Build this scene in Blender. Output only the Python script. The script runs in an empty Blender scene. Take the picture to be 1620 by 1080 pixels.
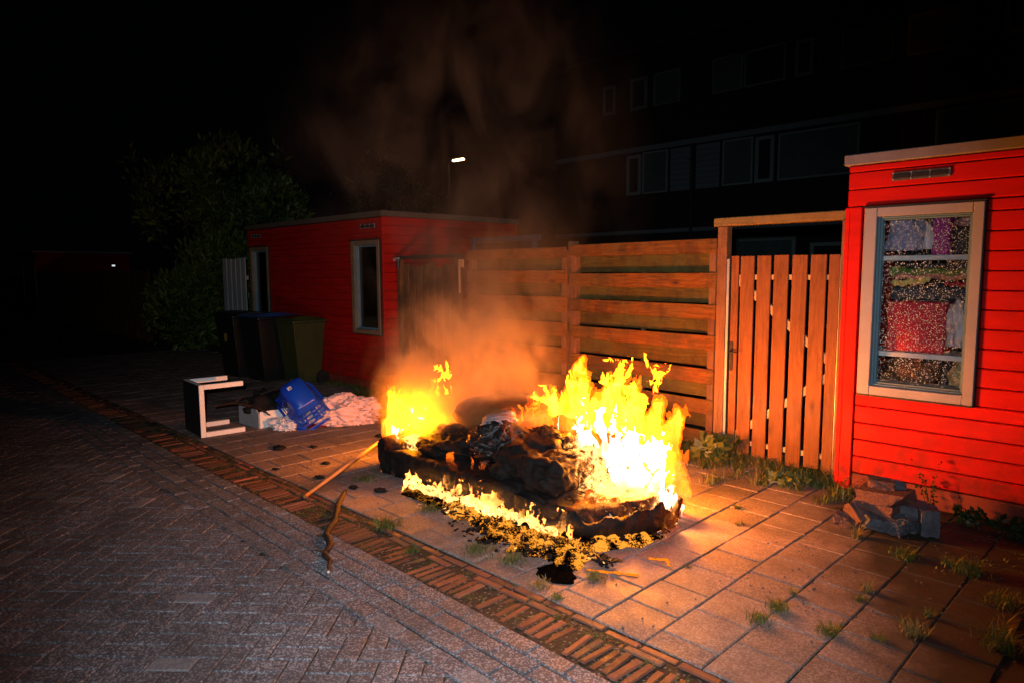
import bpy, math, random
import numpy as np
from mathutils import Vector, Matrix
R_ = math.radians
random.seed(7); RS = np.random.RandomState(11)
C = bpy.context.scene.collection
S = bpy.context.scene

# ------------------------------------------------------------------ camera
YAW, PITCH, ROLL = R_(45.3), math.atan(112/1080.), R_(-0.33)
cam = bpy.data.cameras.new('camera'); camo = bpy.data.objects.new('camera', cam); C.objects.link(camo)
cam.sensor_width = 36.0; cam.lens = 24.0; cam.clip_end = 600; cam.clip_start = .05
camo.matrix_world = Matrix.Translation((0, 0, 1.7)) @ Matrix.Rotation(YAW, 4, 'Z') @ Matrix.Rotation(math.pi/2-PITCH, 4, 'X') @ Matrix.Rotation(ROLL, 4, 'Z')
S.camera = camo
RT = np.array([math.cos(YAW), math.sin(YAW), 0.]); FW = np.array([-math.sin(YAW), math.cos(YAW), 0.]); UP = np.array([0, 0, 1.])
def uw(u, w, z=0.): return RT*u+FW*w+UP*z

# ------------------------------------------------------------------ night sky, exposure
world = bpy.data.worlds.new('World'); S.world = world; world.use_nodes = True
bg = world.node_tree.nodes['Background']; bg.inputs[0].default_value = (.35, .5, .75, 1); bg.inputs[1].default_value = .0006
S.view_settings.view_transform = 'Standard'; S.view_settings.look = 'None'; S.view_settings.exposure = 0; S.view_settings.gamma = 1
S.cycles.transparent_max_bounces = 64; S.cycles.volume_bounces = 1; S.cycles.max_bounces = 6
S.cycles.diffuse_bounces = 2; S.cycles.glossy_bounces = 3; S.cycles.volume_step_rate = 1.0; S.cycles.volume_max_steps = 512
S.cycles.use_denoising = True; S.cycles.caustics_reflective = False; S.cycles.caustics_refractive = False
S.cycles.sample_clamp_indirect = .35; S.cycles.sample_clamp_direct = 0.0

# ------------------------------------------------------------------ lights: the photographer's flash and the fire
def lamp(name, kind, loc, power, col, radius=.05):
    l = bpy.data.lights.new(name, kind); o = bpy.data.objects.new(name, l); C.objects.link(o)
    o.location = loc; l.energy = power; l.color = col; l.shadow_soft_size = radius
    return o
fl = lamp('camera_flash', 'SPOT', (-.03, -.10, 1.86), 1080, (.90, .94, 1.0), .03)
fl.data.spot_size = R_(84); fl.data.spot_blend = 1.0
fd = Vector(uw(.0, 1, -.23)); fl.rotation_euler = fd.to_track_quat('-Z', 'Y').to_euler()
FIRE = (1.0, .25, .002)
def fire_light(u, w, z, p, r=.10): return lamp('fire_light', 'POINT', tuple(uw(u, w, z)), p, FIRE, r)
fire_light(.80, 4.80, .43, 330, .09)
fire_light(.42, 4.95, .50, 100, .07)
fire_light(-.83, 5.86, .44, 260, .06)
fire_light(.95, 4.62, .22, 60, .06)

# ------------------------------------------------------------------ node helper
class NB:
    def __init__(s, name):
        s.m = bpy.data.materials.new(name); s.m.use_nodes = True; s.t = s.m.node_tree; s.t.nodes.clear()
        s.out = s.t.nodes.new('ShaderNodeOutputMaterial')
    def n(s, typ, props=None, **inp):
        nd = s.t.nodes.new('ShaderNode'+typ)
        for k, v in (props or {}).items(): setattr(nd, k, v)
        for k, v in inp.items():
            k = k.replace('_', ' ')
            if k.isdigit(): sock = nd.inputs[int(k)]
            else: sock = nd.inputs[k] if k in nd.inputs else nd.inputs[int(k[1:])]
            s.set(sock, v)
        return nd
    def set(s, sock, v):
        if isinstance(v, bpy.types.NodeSocket): s.t.links.new(v, sock)
        elif isinstance(v, (tuple, list)) and len(v) == 3 and sock.type == 'RGBA': sock.default_value = (*v, 1)
        else: sock.default_value = v
    def math(s, op, a, b=0., c=0.):
        nd = s.t.nodes.new('ShaderNodeMath'); nd.operation = op
        for i, v in enumerate((a, b, c)): s.set(nd.inputs[i], v)
        return nd.outputs[0]
    def mix(s, f, a, b, mode='MIX'):
        nd = s.t.nodes.new('ShaderNodeMix'); nd.data_type = 'RGBA'; nd.blend_type = mode
        s.set(nd.inputs[0], f); s.set(nd.inputs[6], a); s.set(nd.inputs[7], b); return nd.outputs[2]
    def ramp(s, f, stops, interp='LINEAR'):
        nd = s.t.nodes.new('ShaderNodeValToRGB'); s.set(nd.inputs[0], f); r = nd.color_ramp; r.interpolation = interp
        while len(r.elements) < len(stops): r.elements.new(.5)
        for e, (p, c) in zip(r.elements, stops):
            e.position = p; e.color = (c, c, c, 1) if isinstance(c, (int, float)) else (*c, 1)
        return nd.outputs[0]
    def obj(s): return s.n('TexCoord').outputs['Object']
    def map(s, v, scale=(1, 1, 1), loc=(0, 0, 0), rot=(0, 0, 0)):
        return s.n('Mapping', Vector=v, Scale=scale, Location=loc, Rotation=rot).outputs[0]
    def noise(s, v, scale, detail=3, rough=.55, dist=0.):
        return s.n('TexNoise', Vector=v, Scale=scale, Detail=detail, Roughness=rough, Distortion=dist).outputs[0]
    def vor(s, v, scale, feature='F1', out='Distance'):
        return s.n('TexVoronoi', {'feature': feature}, Vector=v, Scale=scale).outputs[out]
    def attr(s, nm):
        a = s.n('Attribute', {'attribute_name': nm}); sp = s.n('SeparateColor', Color=a.outputs['Color']); return sp.outputs
    def bump(s, h, dist=.01, strength=1., normal=None):
        nd = s.n('Bump', Height=h, Distance=dist, Strength=strength)
        if normal is not None: s.set(nd.inputs['Normal'], normal)
        return nd.outputs[0]
    def bsdf(s, col, rough=.6, normal=None, spec=.5, metal=0., **kw):
        b = s.n('BsdfPrincipled', **{'Base_Color': col, 'Roughness': rough, 'Metallic': metal})
        b.inputs['Specular IOR Level'].default_value = spec
        if normal is not None: s.set(b.inputs['Normal'], normal)
        for k, v in kw.items(): s.set(b.inputs[k.replace('_', ' ')], v)
        s.t.links.new(b.outputs[0], s.out.inputs[0]); return b

def simple(name, col, rough=.6, spec=.4, metal=0., var=.25, scale=6., bumpd=.0015, bscale=60., **kw):
    b = NB(name); o = b.obj(); n = b.noise(o, scale, 4)
    c2 = tuple(x*(1-var) for x in col)
    c = b.mix(b.ramp(n, [(.3, 0), (.7, 1)]), c2, col)
    nr = b.bump(b.noise(o, bscale, 3), bumpd, 1.) if bumpd else None
    b.bsdf(c, rough, nr, spec, metal, **kw); return b.m

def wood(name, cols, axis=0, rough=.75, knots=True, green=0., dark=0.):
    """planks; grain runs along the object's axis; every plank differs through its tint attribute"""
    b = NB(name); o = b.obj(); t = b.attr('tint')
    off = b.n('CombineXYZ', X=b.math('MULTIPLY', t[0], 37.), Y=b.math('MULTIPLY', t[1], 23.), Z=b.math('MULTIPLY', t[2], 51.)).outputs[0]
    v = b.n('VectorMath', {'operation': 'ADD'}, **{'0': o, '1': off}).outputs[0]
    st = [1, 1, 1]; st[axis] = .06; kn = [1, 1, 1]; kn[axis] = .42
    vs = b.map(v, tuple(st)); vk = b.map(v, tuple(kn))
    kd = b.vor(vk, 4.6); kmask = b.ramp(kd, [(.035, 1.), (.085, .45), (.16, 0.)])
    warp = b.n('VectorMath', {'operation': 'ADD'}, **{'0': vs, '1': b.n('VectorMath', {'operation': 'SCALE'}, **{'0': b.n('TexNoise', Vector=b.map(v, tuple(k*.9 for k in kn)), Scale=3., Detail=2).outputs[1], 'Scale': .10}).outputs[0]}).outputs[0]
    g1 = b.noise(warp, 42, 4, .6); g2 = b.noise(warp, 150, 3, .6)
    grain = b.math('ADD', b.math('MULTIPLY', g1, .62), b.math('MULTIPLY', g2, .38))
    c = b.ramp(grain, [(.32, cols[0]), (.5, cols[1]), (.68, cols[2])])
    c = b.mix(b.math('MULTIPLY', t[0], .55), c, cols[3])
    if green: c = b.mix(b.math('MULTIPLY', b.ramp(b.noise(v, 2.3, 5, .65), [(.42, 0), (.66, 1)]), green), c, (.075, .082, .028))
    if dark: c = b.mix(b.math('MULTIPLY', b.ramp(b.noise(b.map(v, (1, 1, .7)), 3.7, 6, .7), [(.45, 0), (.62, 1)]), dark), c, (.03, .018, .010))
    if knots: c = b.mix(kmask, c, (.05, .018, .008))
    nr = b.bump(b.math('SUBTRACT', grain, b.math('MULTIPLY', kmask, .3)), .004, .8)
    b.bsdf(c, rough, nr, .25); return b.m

# ------------------------------------------------------------------ materials
def paving(name, base, grit, dirt, speck=.5, tintamt=.35, rough=.72):
    b = NB(name); o = b.obj(); t = b.attr('tint')
    f = b.noise(o, 170, 4, .75); v = b.vor(o, 125, 'F1', 'Color'); vs = b.n('SeparateColor', Color=v).outputs[0]
    c = b.mix(b.ramp(f, [(.38, 0), (.62, 1)]), tuple(x*.48 for x in base), tuple(x*1.12 for x in base))
    c = b.mix(b.math('MULTIPLY', b.ramp(vs, [(.62, 0), (.74, 1)]), speck), c, grit)
    c = b.mix(tintamt, c, b.mix(t[0], tuple(x*.25 for x in base), tuple(min(1, x*2.1) for x in base)), 'MIX')
    c = b.mix(b.math('MULTIPLY', t[2], .8), c, tuple(x*.75 for x in grit))
    big = b.ramp(b.noise(o, 1.7, 6, .65), [(.42, 0), (.68, 1)])
    c = b.mix(b.math('MULTIPLY', big, .65), c, dirt)
    c = b.mix(b.ramp(b.noise(o, 33, 4, .7), [(.62, 0), (.74, .6)]), c, dirt)
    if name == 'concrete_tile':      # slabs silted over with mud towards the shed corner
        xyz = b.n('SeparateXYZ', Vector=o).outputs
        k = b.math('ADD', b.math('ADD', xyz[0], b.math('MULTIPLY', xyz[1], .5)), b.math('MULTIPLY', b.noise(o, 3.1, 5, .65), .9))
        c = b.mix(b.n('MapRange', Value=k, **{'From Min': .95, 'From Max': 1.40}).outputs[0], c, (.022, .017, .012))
    nr = b.bump(b.math('ADD', f, b.math('MULTIPLY', vs, .6)), .0025, 1.)
    b.bsdf(c, b.ramp(b.noise(o, 6, 3), [(.3, rough-.15), (.7, rough+.15)]), nr, .35); return b.m
m_cobble = paving('grey_paver', (.078, .078, .092), (.38, .37, .40), (.040, .037, .040), .6, .18)
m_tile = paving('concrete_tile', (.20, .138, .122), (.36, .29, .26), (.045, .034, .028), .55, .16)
m_brick = paving('clay_brick', (.15, .042, .022), (.26, .20, .16), (.035, .026, .014), .2, .5)
def soilm():
    b = NB('soil'); o = b.obj(); n = b.noise(o, 40, 6, .7); v = b.vor(o, 90, 'F1', 'Color'); vs = b.n('SeparateColor', Color=v).outputs[0]
    c = b.ramp(n, [(.3, (.010, .008, .006)), (.6, (.04, .033, .022)), (.75, (.035, .045, .014))])
    c = b.mix(b.ramp(vs, [(.90, 0), (.93, .6)]), c, (.22, .19, .16))
    b.bsdf(c, .9, b.bump(n, .02, 1.), .2); return b.m
m_soil = soilm()
def redm(name, col, col2):
    b = NB(name); o = b.obj(); t = b.attr('tint')
    n = b.noise(b.map(o, (1, 1, 6)), 3, 5, .6)
    c = b.mix(b.ramp(n, [(.35, 0), (.7, 1)]), col, col2); c = b.mix(b.math('MULTIPLY', t[0], .25), c, tuple(x*.7 for x in col))
    spl = b.ramp(b.noise(o, 19, 4, .6), [(.70, 0), (.75, .5)]); c = b.mix(spl, c, tuple(x*.4 for x in col))
    zz = b.n('SeparateXYZ', Vector=o).outputs[2]      # splashed dirt and soot on the lowest boards
    dm = b.math('MULTIPLY', b.n('MapRange', Value=zz, **{'From Min': .75, 'From Max': .08}).outputs[0], b.ramp(b.noise(o, 7, 6, .7), [(.40, 0), (.62, 1)]))
    c = b.mix(b.math('MULTIPLY', dm, .75), c, (.05, .018, .010))
    c = b.mix(b.ramp(b.noise(b.map(o, (1, 1, .25)), 5, 5, .65), [(.55, 0), (.75, .35)]), c, tuple(x*.45+.01 for x in col))
    h = b.math('ADD', b.noise(b.map(o, (.15, 1, 1)), 160, 3), b.math('MULTIPLY', b.noise(o, 22, 3), .8))
    b.bsdf(c, b.ramp(b.noise(o, 4, 4), [(.3, .5), (.7, .7)]), b.bump(h, .0012, .8), .15); return b.m
m_red = redm('red_paint', (.52, .005, .003), (.40, .004, .002))
m_redtop = redm('dark_red_paint', (.34, .006, .004), (.22, .006, .003))  # darker red than the right shed's paint
m_plinth = simple('plinth_board', (.20, .035, .02), .7, .3, var=.5)
m_alu = simple('roof_edging', (.28, .26, .31), .45, .5, .35, .4, 3.)
m_zinc = simple('galvanised_strip', (.62, .62, .66), .35, .5, .6, .2)
m_frame = simple('window_frame_paint', (.27, .26, .30), .5, .4, var=.12)
m_frame_in = simple('shaded_inner_frame', (.10, .19, .24), .4, .5, var=.2)  # dark teal puts the shadow of the recess into the sash colour
m_black = simple('black_trim', (.012, .012, .013), .5, .4)
m_vent = simple('vent_metal', (.30, .28, .30), .3, .5, .8, .4, 20)
m_fence = wood('weathered_plank', [(.055, .018, .003), (.19, .058, .008), (.30, .105, .016), (.11, .040, .006)], 0, .78, True, .45, .55)
m_fencerear = wood('rear_plank', [(.045, .024, .003), (.10, .056, .006), (.16, .092, .010), (.06, .034, .004)], 0, .85, True, .6, .6)  # older, yellower wood, darkened to add shadow contrast in the gaps
m_fenceold = wood('weathered_picket', [(.07, .032, .012), (.15, .070, .026), (.22, .105, .040), (.07, .032, .012)], 2, .8, True, .3, .8)
m_gate = wood('pine_plank', [(.09, .027, .007), (.19, .062, .018), (.27, .098, .032), (.16, .050, .014)], 2, .6, True, .0, .22)
m_rail = wood('pine_rail', [(.35, .20, .10), (.48, .29, .15), (.55, .34, .19), (.45, .26, .13)], 0, .6, False)
m_post = wood('post_wood', [(.09, .036, .015), (.20, .085, .038), (.27, .125, .06), (.16, .065, .03)], 2, .7, True, .2, .4)
m_lintel = wood('lintel_wood', [(.13, .075, .025), (.24, .14, .05), (.33, .20, .08), (.16, .10, .03)], 0, .75, False, .55, .3)
m_grey_picket = wood('grey_picket', [(.16, .17, .17), (.28, .30, .30), (.36, .38, .38), (.22, .24, .24)], 2, .7, False)
m_white = simple('white_laminate', (.80, .76, .74), .45, .5, var=.05, bumpd=.0004)
m_board_edge = simple('grey_board', (.30, .33, .36), .6, .4)
m_darkwood = simple('dark_tabletop', (.014, .013, .012), .5, .4)
m_bin = simple('dark_green_bin_plastic', (.030, .042, .012), .45, .5, var=.3, bscale=150)
m_binblack = simple('black_bin_plastic', (.008, .009, .009), .4, .5, var=.3, bscale=150)
m_binblue = simple('blue_lid_plastic', (.008, .045, .16), .35, .5, var=.2)
m_rubber = simple('black_rubber', (.010, .010, .010), .7, .3)
m_blue = simple('blue_basket_plastic', (.006, .055, .52), .32, .5, var=.15, bumpd=.0003)
m_sticker = simple('paper_sticker', (.75, .72, .72), .6, .3)
m_ink = simple('printed_ink', (.05, .05, .06), .6, .3)
m_cloth = simple('pink_bed_cover', (.74, .48, .46), .85, .15, var=.14, scale=9, bumpd=.002, bscale=120)
m_cloth2 = simple('pale_fabric', (.72, .66, .70), .85, .15, var=.2, scale=12)
m_clothblue = simple('blue_fabric', (.01, .08, .30), .8, .15, var=.3, scale=12)
m_clothred = simple('red_fabric', (.35, .01, .015), .8, .15, var=.4, scale=12)
m_darkcloth = simple('black_fabric', (.010, .009, .009), .85, .2, var=.5)
m_bark = simple('bark', (.045, .020, .012), .75, .3, var=.7, scale=25, bumpd=.006, bscale=60)
m_barklight = simple('peeled_stick', (.40, .20, .09), .6, .3, var=.35, scale=14, bumpd=.002)
m_cutwood = simple('cut_wood', (.62, .48, .33), .7, .2)
m_concrete = simple('broken_concrete', (.075, .077, .095), .8, .3, var=.5, scale=14, bumpd=.006, bscale=70)
m_concrete2 = simple('paver_fragment', (.12, .055, .045), .8, .3, var=.4, scale=14, bumpd=.006, bscale=70)
m_housewall = simple('dark_brick_wall', (.02, .016, .015), .85, .2, var=.4, scale=20, bscale=30)
m_siding = simple('pale_siding', (.10, .13, .145), .6, .3, var=.1)
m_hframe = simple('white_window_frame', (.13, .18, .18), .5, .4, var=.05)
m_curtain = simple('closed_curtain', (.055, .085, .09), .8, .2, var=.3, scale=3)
m_hframe_up = simple('shaded_upper_frame', (.10, .13, .12), .5, .3)  # upstairs copies of frame and curtain, dimmer light put into their colours
m_curtain_up = simple('shaded_upper_curtain', (.045, .065, .055), .8, .2)
m_hglass = simple('dark_window_glass', (.02, .025, .03), .08, .6, var=.3, bumpd=0)
m_roof = simple('dark_roof_tile', (.03, .028, .028), .8, .2)
m_lamp_metal = simple('lamp_metal', (.02, .022, .02), .5, .4, .5)
def leafm(name, c1, c2, rough=.5):
    b = NB(name); t = b.attr('tint'); c = b.mix(t[0], c1, c2); d = b.bsdf(c, rough, None, .4)
    tr = b.n('BsdfTranslucent', Color=c); mx = b.n('MixShader', Fac=.25, _1=d.outputs[0], _2=tr.outputs[0])
    b.t.links.new(mx.outputs[0], b.out.inputs[0]); return b.m
m_leaf = leafm('shrub_leaf', (.016, .034, .006), (.12, .17, .022))
m_leafdark = leafm('dark_leaf', (.010, .020, .006), (.035, .05, .012))
m_grass = leafm('grass_blade', (.030, .045, .006), (.11, .115, .02), .6)
m_drygrass = leafm('dry_grass_blade', (.09, .07, .02), (.22, .16, .05), .6)
m_weed = leafm('weed_leaf', (.022, .045, .010), (.12, .13, .03), .55)
def emit(name, col, s):
    b = NB(name); e = b.n('Emission', Color=col, Strength=s); b.t.links.new(e.outputs[0], b.out.inputs[0]); return b.m
m_lampglow = emit('street_lamp_glow', (1, .62, .22), 30)
m_farglow = emit('far_light_glow', (.9, .95, 1), .8)
def flamem(name, s, col=(1., .30, .030)):
    b = NB(name); e = b.n('Emission', Color=col, Strength=s); b.t.links.new(e.outputs[0], b.out.inputs[1]); return b.m
m_flame = flamem('flame_gas', 5, (1., .17, .003))
m_flame_mid = flamem('flame_mid_gas', 4, (1., .40, .012))
m_flame_core = flamem('flame_core_gas', 9, (1., .60, .36))
m_flame_hot = flamem('hot_flame_gas', 26, (1., .38, .07))
m_flame_soft = flamem('soft_flame_gas', 1.1, (1., .15, .002))
m_flame_veil = flamem('flame_veil_gas', .8, (1., .11, .001))
m_flame_thin = flamem('thin_flame_gas', 6, (1., .14, .003))
def gasm(name, S_, sc, c0, c1, c2):
    b = NB(name); o = b.obj()
    w = b.n('VectorMath', {'operation': 'ADD'}, **{'0': o, '1': b.n('VectorMath', {'operation': 'SCALE'}, **{'0': b.n('TexNoise', Vector=b.map(o, (1, 1, .55)), Scale=5., Detail=2).outputs[1], 'Scale': .16}).outputs[0]}).outputs[0]
    n = b.noise(b.map(w, (1, 1, .34)), sc, 3, .6)
    rd = b.math('SUBTRACT', 1., b.math('MULTIPLY', b.math('ABSOLUTE', b.math('SUBTRACT', n, .5)), 7.5))
    n2 = b.noise(b.map(w, (1, 1, .45)), sc*.45, 2, .5)
    k = b.math('MULTIPLY', b.n('MapRange', Value=rd, **{'From Min': .15, 'From Max': .95}).outputs[0], b.n('MapRange', Value=n2, **{'From Min': .36, 'From Max': .56}).outputs[0])
    col = b.ramp(k, [(0, c0), (.45, c1), (1, c2)])
    e = b.n('Emission', Color=col, Strength=b.math('ADD', b.math('MULTIPLY', b.math('MULTIPLY', k, k), S_), S_*.02)); b.t.links.new(e.outputs[0], b.out.inputs[1])
    b.m.cycles.volume_step_rate = .25; return b.m
m_gas = gasm('streaked_flame_gas', 4.2, 13, (1, .07, .001), (1, .13, .002), (1, .34, .04))
def charm(name, base, gloss, glow=0.):
    b = NB(name); o = b.obj(); t = b.attr('tint'); n = b.noise(o, 14, 6, .7); n2 = b.noise(o, 60, 4, .7)
    c = b.mix(b.ramp(n, [(.4, 0), (.7, 1)]), base, tuple(x*2.6 for x in base))
    c = b.mix(b.ramp(n2, [(.70, 0), (.78, .18)]), c, (.10, .09, .085))
    bs = b.bsdf(c, gloss, b.bump(b.math('ADD', n, b.math('MULTIPLY', n2, .5)), .012, 1.), .5 if gloss < .3 else .15)
    # embers: the burn attribute says where the material is alight
    crack = b.math('SUBTRACT', 1., b.ramp(b.vor(o, 26, 'DISTANCE_TO_EDGE'), [(.0, 0), (.16, 1)]))
    e = b.math('MULTIPLY', b.ramp(b.math('ADD', b.math('MULTIPLY', b.noise(o, 22, 5, .75), .75), b.math('MULTIPLY', t[1], .42)), [(.70, 0), (.80, 1)]), t[1])
    e = b.math('MULTIPLY', b.math('ADD', e, b.math('MULTIPLY', b.math('MULTIPLY', crack, t[1]), .0)), glow)
    b.set(bs.inputs['Emission Color'], b.ramp(e, [(0, (1, .16, .01)), (.5, (1, .30, .03)), (1, (1, .55, .15))])); b.set(bs.inputs['Emission Strength'], e)
    return b.m
m_char = charm('charred_surface', (.004, .0032, .003), .75, 2.2)
m_bagplastic = charm('black_bag_plastic', (.006, .0055, .006), .2, .0)
def embersm():
    b = NB('ember_crust'); o = b.obj(); t = b.attr('tint')
    v = b.noise(o, 95, 5, .75, .8)
    k = b.math('ADD', b.math('MULTIPLY', v, .75), b.math('ADD', b.math('MULTIPLY', b.noise(o, 9, 4, .7), .85), b.math('MULTIPLY', t[1], .22)))
    e = b.ramp(k, [(.99, 0), (1.06, .2), (1.34, 1)])
    bs = b.bsdf((.003, .0025, .002), .7, b.bump(v, .01, 1.), .0)
    b.set(bs.inputs['Emission Color'], b.ramp(e, [(0, (1, .08, .001)), (.35, (1, .17, .003)), (1, (1, .34, .03))]))
    b.set(bs.inputs['Emission Strength'], b.math('MULTIPLY', b.math('MULTIPLY', e, t[1]), 1.35)); return b.m
m_ember = embersm()

# ------------------------------------------------------------------ mesh helpers
def mesh_obj(name, V, F, mat, parent=None, tint=None, smooth=False, loc=None):
    me = bpy.data.meshes.new(name)
    V = np.asarray(V, dtype=np.float32)
    if isinstance(F, np.ndarray):
        me.vertices.add(len(V)); me.vertices.foreach_set('co', V.ravel())
        k = F.shape[1]; me.loops.add(F.size); me.loops.foreach_set('vertex_index', F.ravel().astype(np.int32))
        me.polygons.add(len(F)); me.polygons.foreach_set('loop_start', np.arange(0, F.size, k, dtype=np.int32))
        me.update(calc_edges=True)
    else:
        me.from_pydata(V.tolist(), [], F)
    if tint is not None:
        a = me.color_attributes.new('tint', 'FLOAT_COLOR', 'POINT'); t = np.ones((len(V), 4), np.float32); t[:, :3] = tint; a.data.foreach_set('color', t.ravel())
    me.polygons.foreach_set('use_smooth', [bool(smooth)]*len(me.polygons))
    me.materials.append(mat); me.validate(); me.update()
    o = bpy.data.objects.new(name, me); C.objects.link(o)
    if parent: o.parent = parent
    if loc is not None: o.location = loc
    return o
class MB:
    """collects chamfered boxes, tubes and free faces into ONE mesh"""
    def __init__(s): s.v = []; s.f = []; s.t = []; s.k = 0
    def add(s, V, F, tint=None):
        V = np.asarray(V, float); s.v.append(V); s.f += [[i+s.k for i in f] for f in F]; s.k += len(V)
        t = np.random.RandomState(s.k*7+13).rand(3) if tint is None else tint
        s.t.append(np.tile(np.asarray(t, float)[:3], (len(V), 1)) if np.ndim(t) == 1 else t)
    def box(s, x0, x1, y0, y1, z0, z1, ch=.003, M=None, tint=None):
        c = np.array([(x0+x1)/2, (y0+y1)/2, (z0+z1)/2]); h = np.array([abs(x1-x0), abs(y1-y0), abs(z1-z0)])/2
        ch = min(ch, h.min()*.9); V = []; idx = {}
        for sx in (-1, 1):
            for sy in (-1, 1):
                for sz in (-1, 1):
                    for a in range(3):
                        d = np.array([sx, sy, sz])*(h-ch); d[a] = (sx, sy, sz)[a]*h[a]; idx[(sx, sy, sz, a)] = len(V); V.append(d+c)
        F = []
        for a in range(3):
            b, e = [(1, 2), (2, 0), (0, 1)][a]
            for sg in (-1, 1):
                q = []
                for (p, r) in ((-1, -1), (1, -1), (1, 1), (-1, 1)):
                    k = [0, 0, 0]; k[a] = sg; k[b] = p; k[e] = r; q.append(idx[(*k, a)])
                F.append(q if sg > 0 else q[::-1])
        for a in range(3):
            b, e = [(1, 2), (2, 0), (0, 1)][a]
            for p in (-1, 1):
                for r in (-1, 1):
                    k1 = [0, 0, 0]; k1[a] = -1; k1[b] = p; k1[e] = r; k2 = list(k1); k2[a] = 1
                    q = [idx[(*k1, b)], idx[(*k2, b)], idx[(*k2, e)], idx[(*k1, e)]]
                    F.append(q if p*r < 0 else q[::-1])
        for sx in (-1, 1):
            for sy in (-1, 1):
                for sz in (-1, 1):
                    q = [idx[(sx, sy, sz, 0)], idx[(sx, sy, sz, 1)], idx[(sx, sy, sz, 2)]]; F.append(q if sx*sy*sz > 0 else q[::-1])
        V = np.array(V)
        if M is not None: M = np.array(M); V = V@M[:3, :3].T+M[:3, 3]
        s.add(V, F, tint)
    def tube(s, pts, rads, n=8, tint=None, rough=0.):
        pts = [np.array(p, float) for p in pts]; V = []; rs = np.random.RandomState(len(pts)*31+s.k)
        for i, p in enumerate(pts):
            d = pts[min(i+1, len(pts)-1)]-pts[max(i-1, 0)]; d = d/(np.linalg.norm(d)+1e-9)
            a = np.cross(d, [0, 0, 1.]) if abs(d[2]) < .95 else np.cross(d, [1., 0, 0]); a /= np.linalg.norm(a); b = np.cross(d, a)
            for k in range(n):
                w = 2*math.pi*k/n; V.append(p+(a*math.cos(w)+b*math.sin(w))*rads[i]*(1+rough*(rs.rand()-.5)))
        F = [[i*n+k, i*n+(k+1) % n, (i+1)*n+(k+1) % n, (i+1)*n+k] for i in range(len(pts)-1) for k in range(n)]
        F.append(list(range(n))); F.append(list(range((len(pts)-1)*n, len(pts)*n))[::-1]); s.add(V, F, tint)
    def build(s, name, mat, parent=None, smooth=False, loc=None):
        return mesh_obj(name, np.vstack(s.v), s.f, mat, parent, np.vstack(s.t), smooth, loc)
def thing(name, label, cat, loc=(0, 0, 0), rz=0., group=None):
    o = bpy.data.objects.new(name, None); C.objects.link(o); o.location = loc; o.rotation_euler = (0, 0, rz); o.empty_display_size = .2
    o['label'] = label; o['category'] = cat
    if group: o['group'] = group
    return o
def tag(o, label, cat, group=None, kind=None):
    o['label'] = label; o['category'] = cat
    if group: o['group'] = group
    if kind: o['kind'] = kind
    return o
def struct(o): o['kind'] = 'structure'; return o
def copy_tree(o, parent=None):
    c = o.copy(); C.objects.link(c); c.parent = parent
    for ch in o.children: copy_tree(ch, c)
    return c
# value noise for shaping meshes
_T = RS.rand(4096)
def vn(x, y, z, seed=0):
    xi, yi, zi = np.floor(x).astype(int), np.floor(y).astype(int), np.floor(z).astype(int)
    fx, fy, fz = x-xi, y-yi, z-zi; fx = fx*fx*(3-2*fx); fy = fy*fy*(3-2*fy); fz = fz*fz*(3-2*fz)
    def h(a, b, c): return _T[(a*73856093 ^ b*19349663 ^ c*83492791 ^ seed*2654435) & 4095]
    l = lambda a, b, t: a+(b-a)*t
    return l(l(l(h(xi, yi, zi), h(xi+1, yi, zi), fx), l(h(xi, yi+1, zi), h(xi+1, yi+1, zi), fx), fy),
             l(l(h(xi, yi, zi+1), h(xi+1, yi, zi+1), fx), l(h(xi, yi+1, zi+1), h(xi+1, yi+1, zi+1), fx), fy), fz)*2-1
def fbm(x, y, z, o=3, seed=0):
    r = 0; a = 1.
    for i in range(o): r = r+a*vn(x*2**i, y*2**i, z*2**i, seed+i); a *= .5
    return r
def surface_nets(Fd, org, h):
    ins = Fd > 0; nx, ny, nz = Fd.shape
    cs = np.zeros((nx-1, ny-1, nz-1), int)
    for a in (0, 1):
        for b in (0, 1):
            for c in (0, 1): cs += ins[a:nx-1+a, b:ny-1+b, c:nz-1+c]
    act = (cs > 0) & (cs < 8); I, J, K = np.nonzero(act); ids = -np.ones(act.shape, int); ids[I, J, K] = np.arange(len(I))
    P = np.zeros((len(I), 3)); N = np.zeros(len(I))
    cor = [(a, b, c) for a in (0, 1) for b in (0, 1) for c in (0, 1)]
    for p in cor:
        for ax in range(3):
            if p[ax]: continue
            q = list(p); q[ax] = 1
            f0 = Fd[I+p[0], J+p[1], K+p[2]]; f1 = Fd[I+q[0], J+q[1], K+q[2]]; m = (f0 > 0) != (f1 > 0)
            t = np.where(m, f0/(f0-f1+1e-12), 0)
            pt = np.tile(np.array(p, float), (len(I), 1)); pt[:, ax] += t; P += pt*m[:, None]; N += m
    V = (P/N[:, None]+np.stack([I, J, K], 1))*h+org
    Q = []
    for ax in range(3):
        b, c = (ax+1) % 3, (ax+2) % 3
        sl0 = [slice(1, -1)]*3; sl1 = [slice(1, -1)]*3; sl0[ax] = slice(0, -1); sl1[ax] = slice(1, None)
        A, B = ins[tuple(sl0)], ins[tuple(sl1)]
        e = np.nonzero(A != B); base = [e[0], e[1], e[2]]
        for k in (b, c): base[k] = base[k]+1
        def cell(db, dc):
            q = [x.copy() for x in base]; q[b] = q[b]+db; q[c] = q[c]+dc; return ids[q[0], q[1], q[2]]
        q = np.stack([cell(-1, -1), cell(0, -1), cell(0, 0), cell(-1, 0)], 1)
        fl_ = ~A[e]; q[fl_] = q[fl_][:, ::-1]; Q.append(q)
    Q = np.vstack(Q); Q = Q[(Q >= 0).all(1)]
    return V, Q
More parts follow.
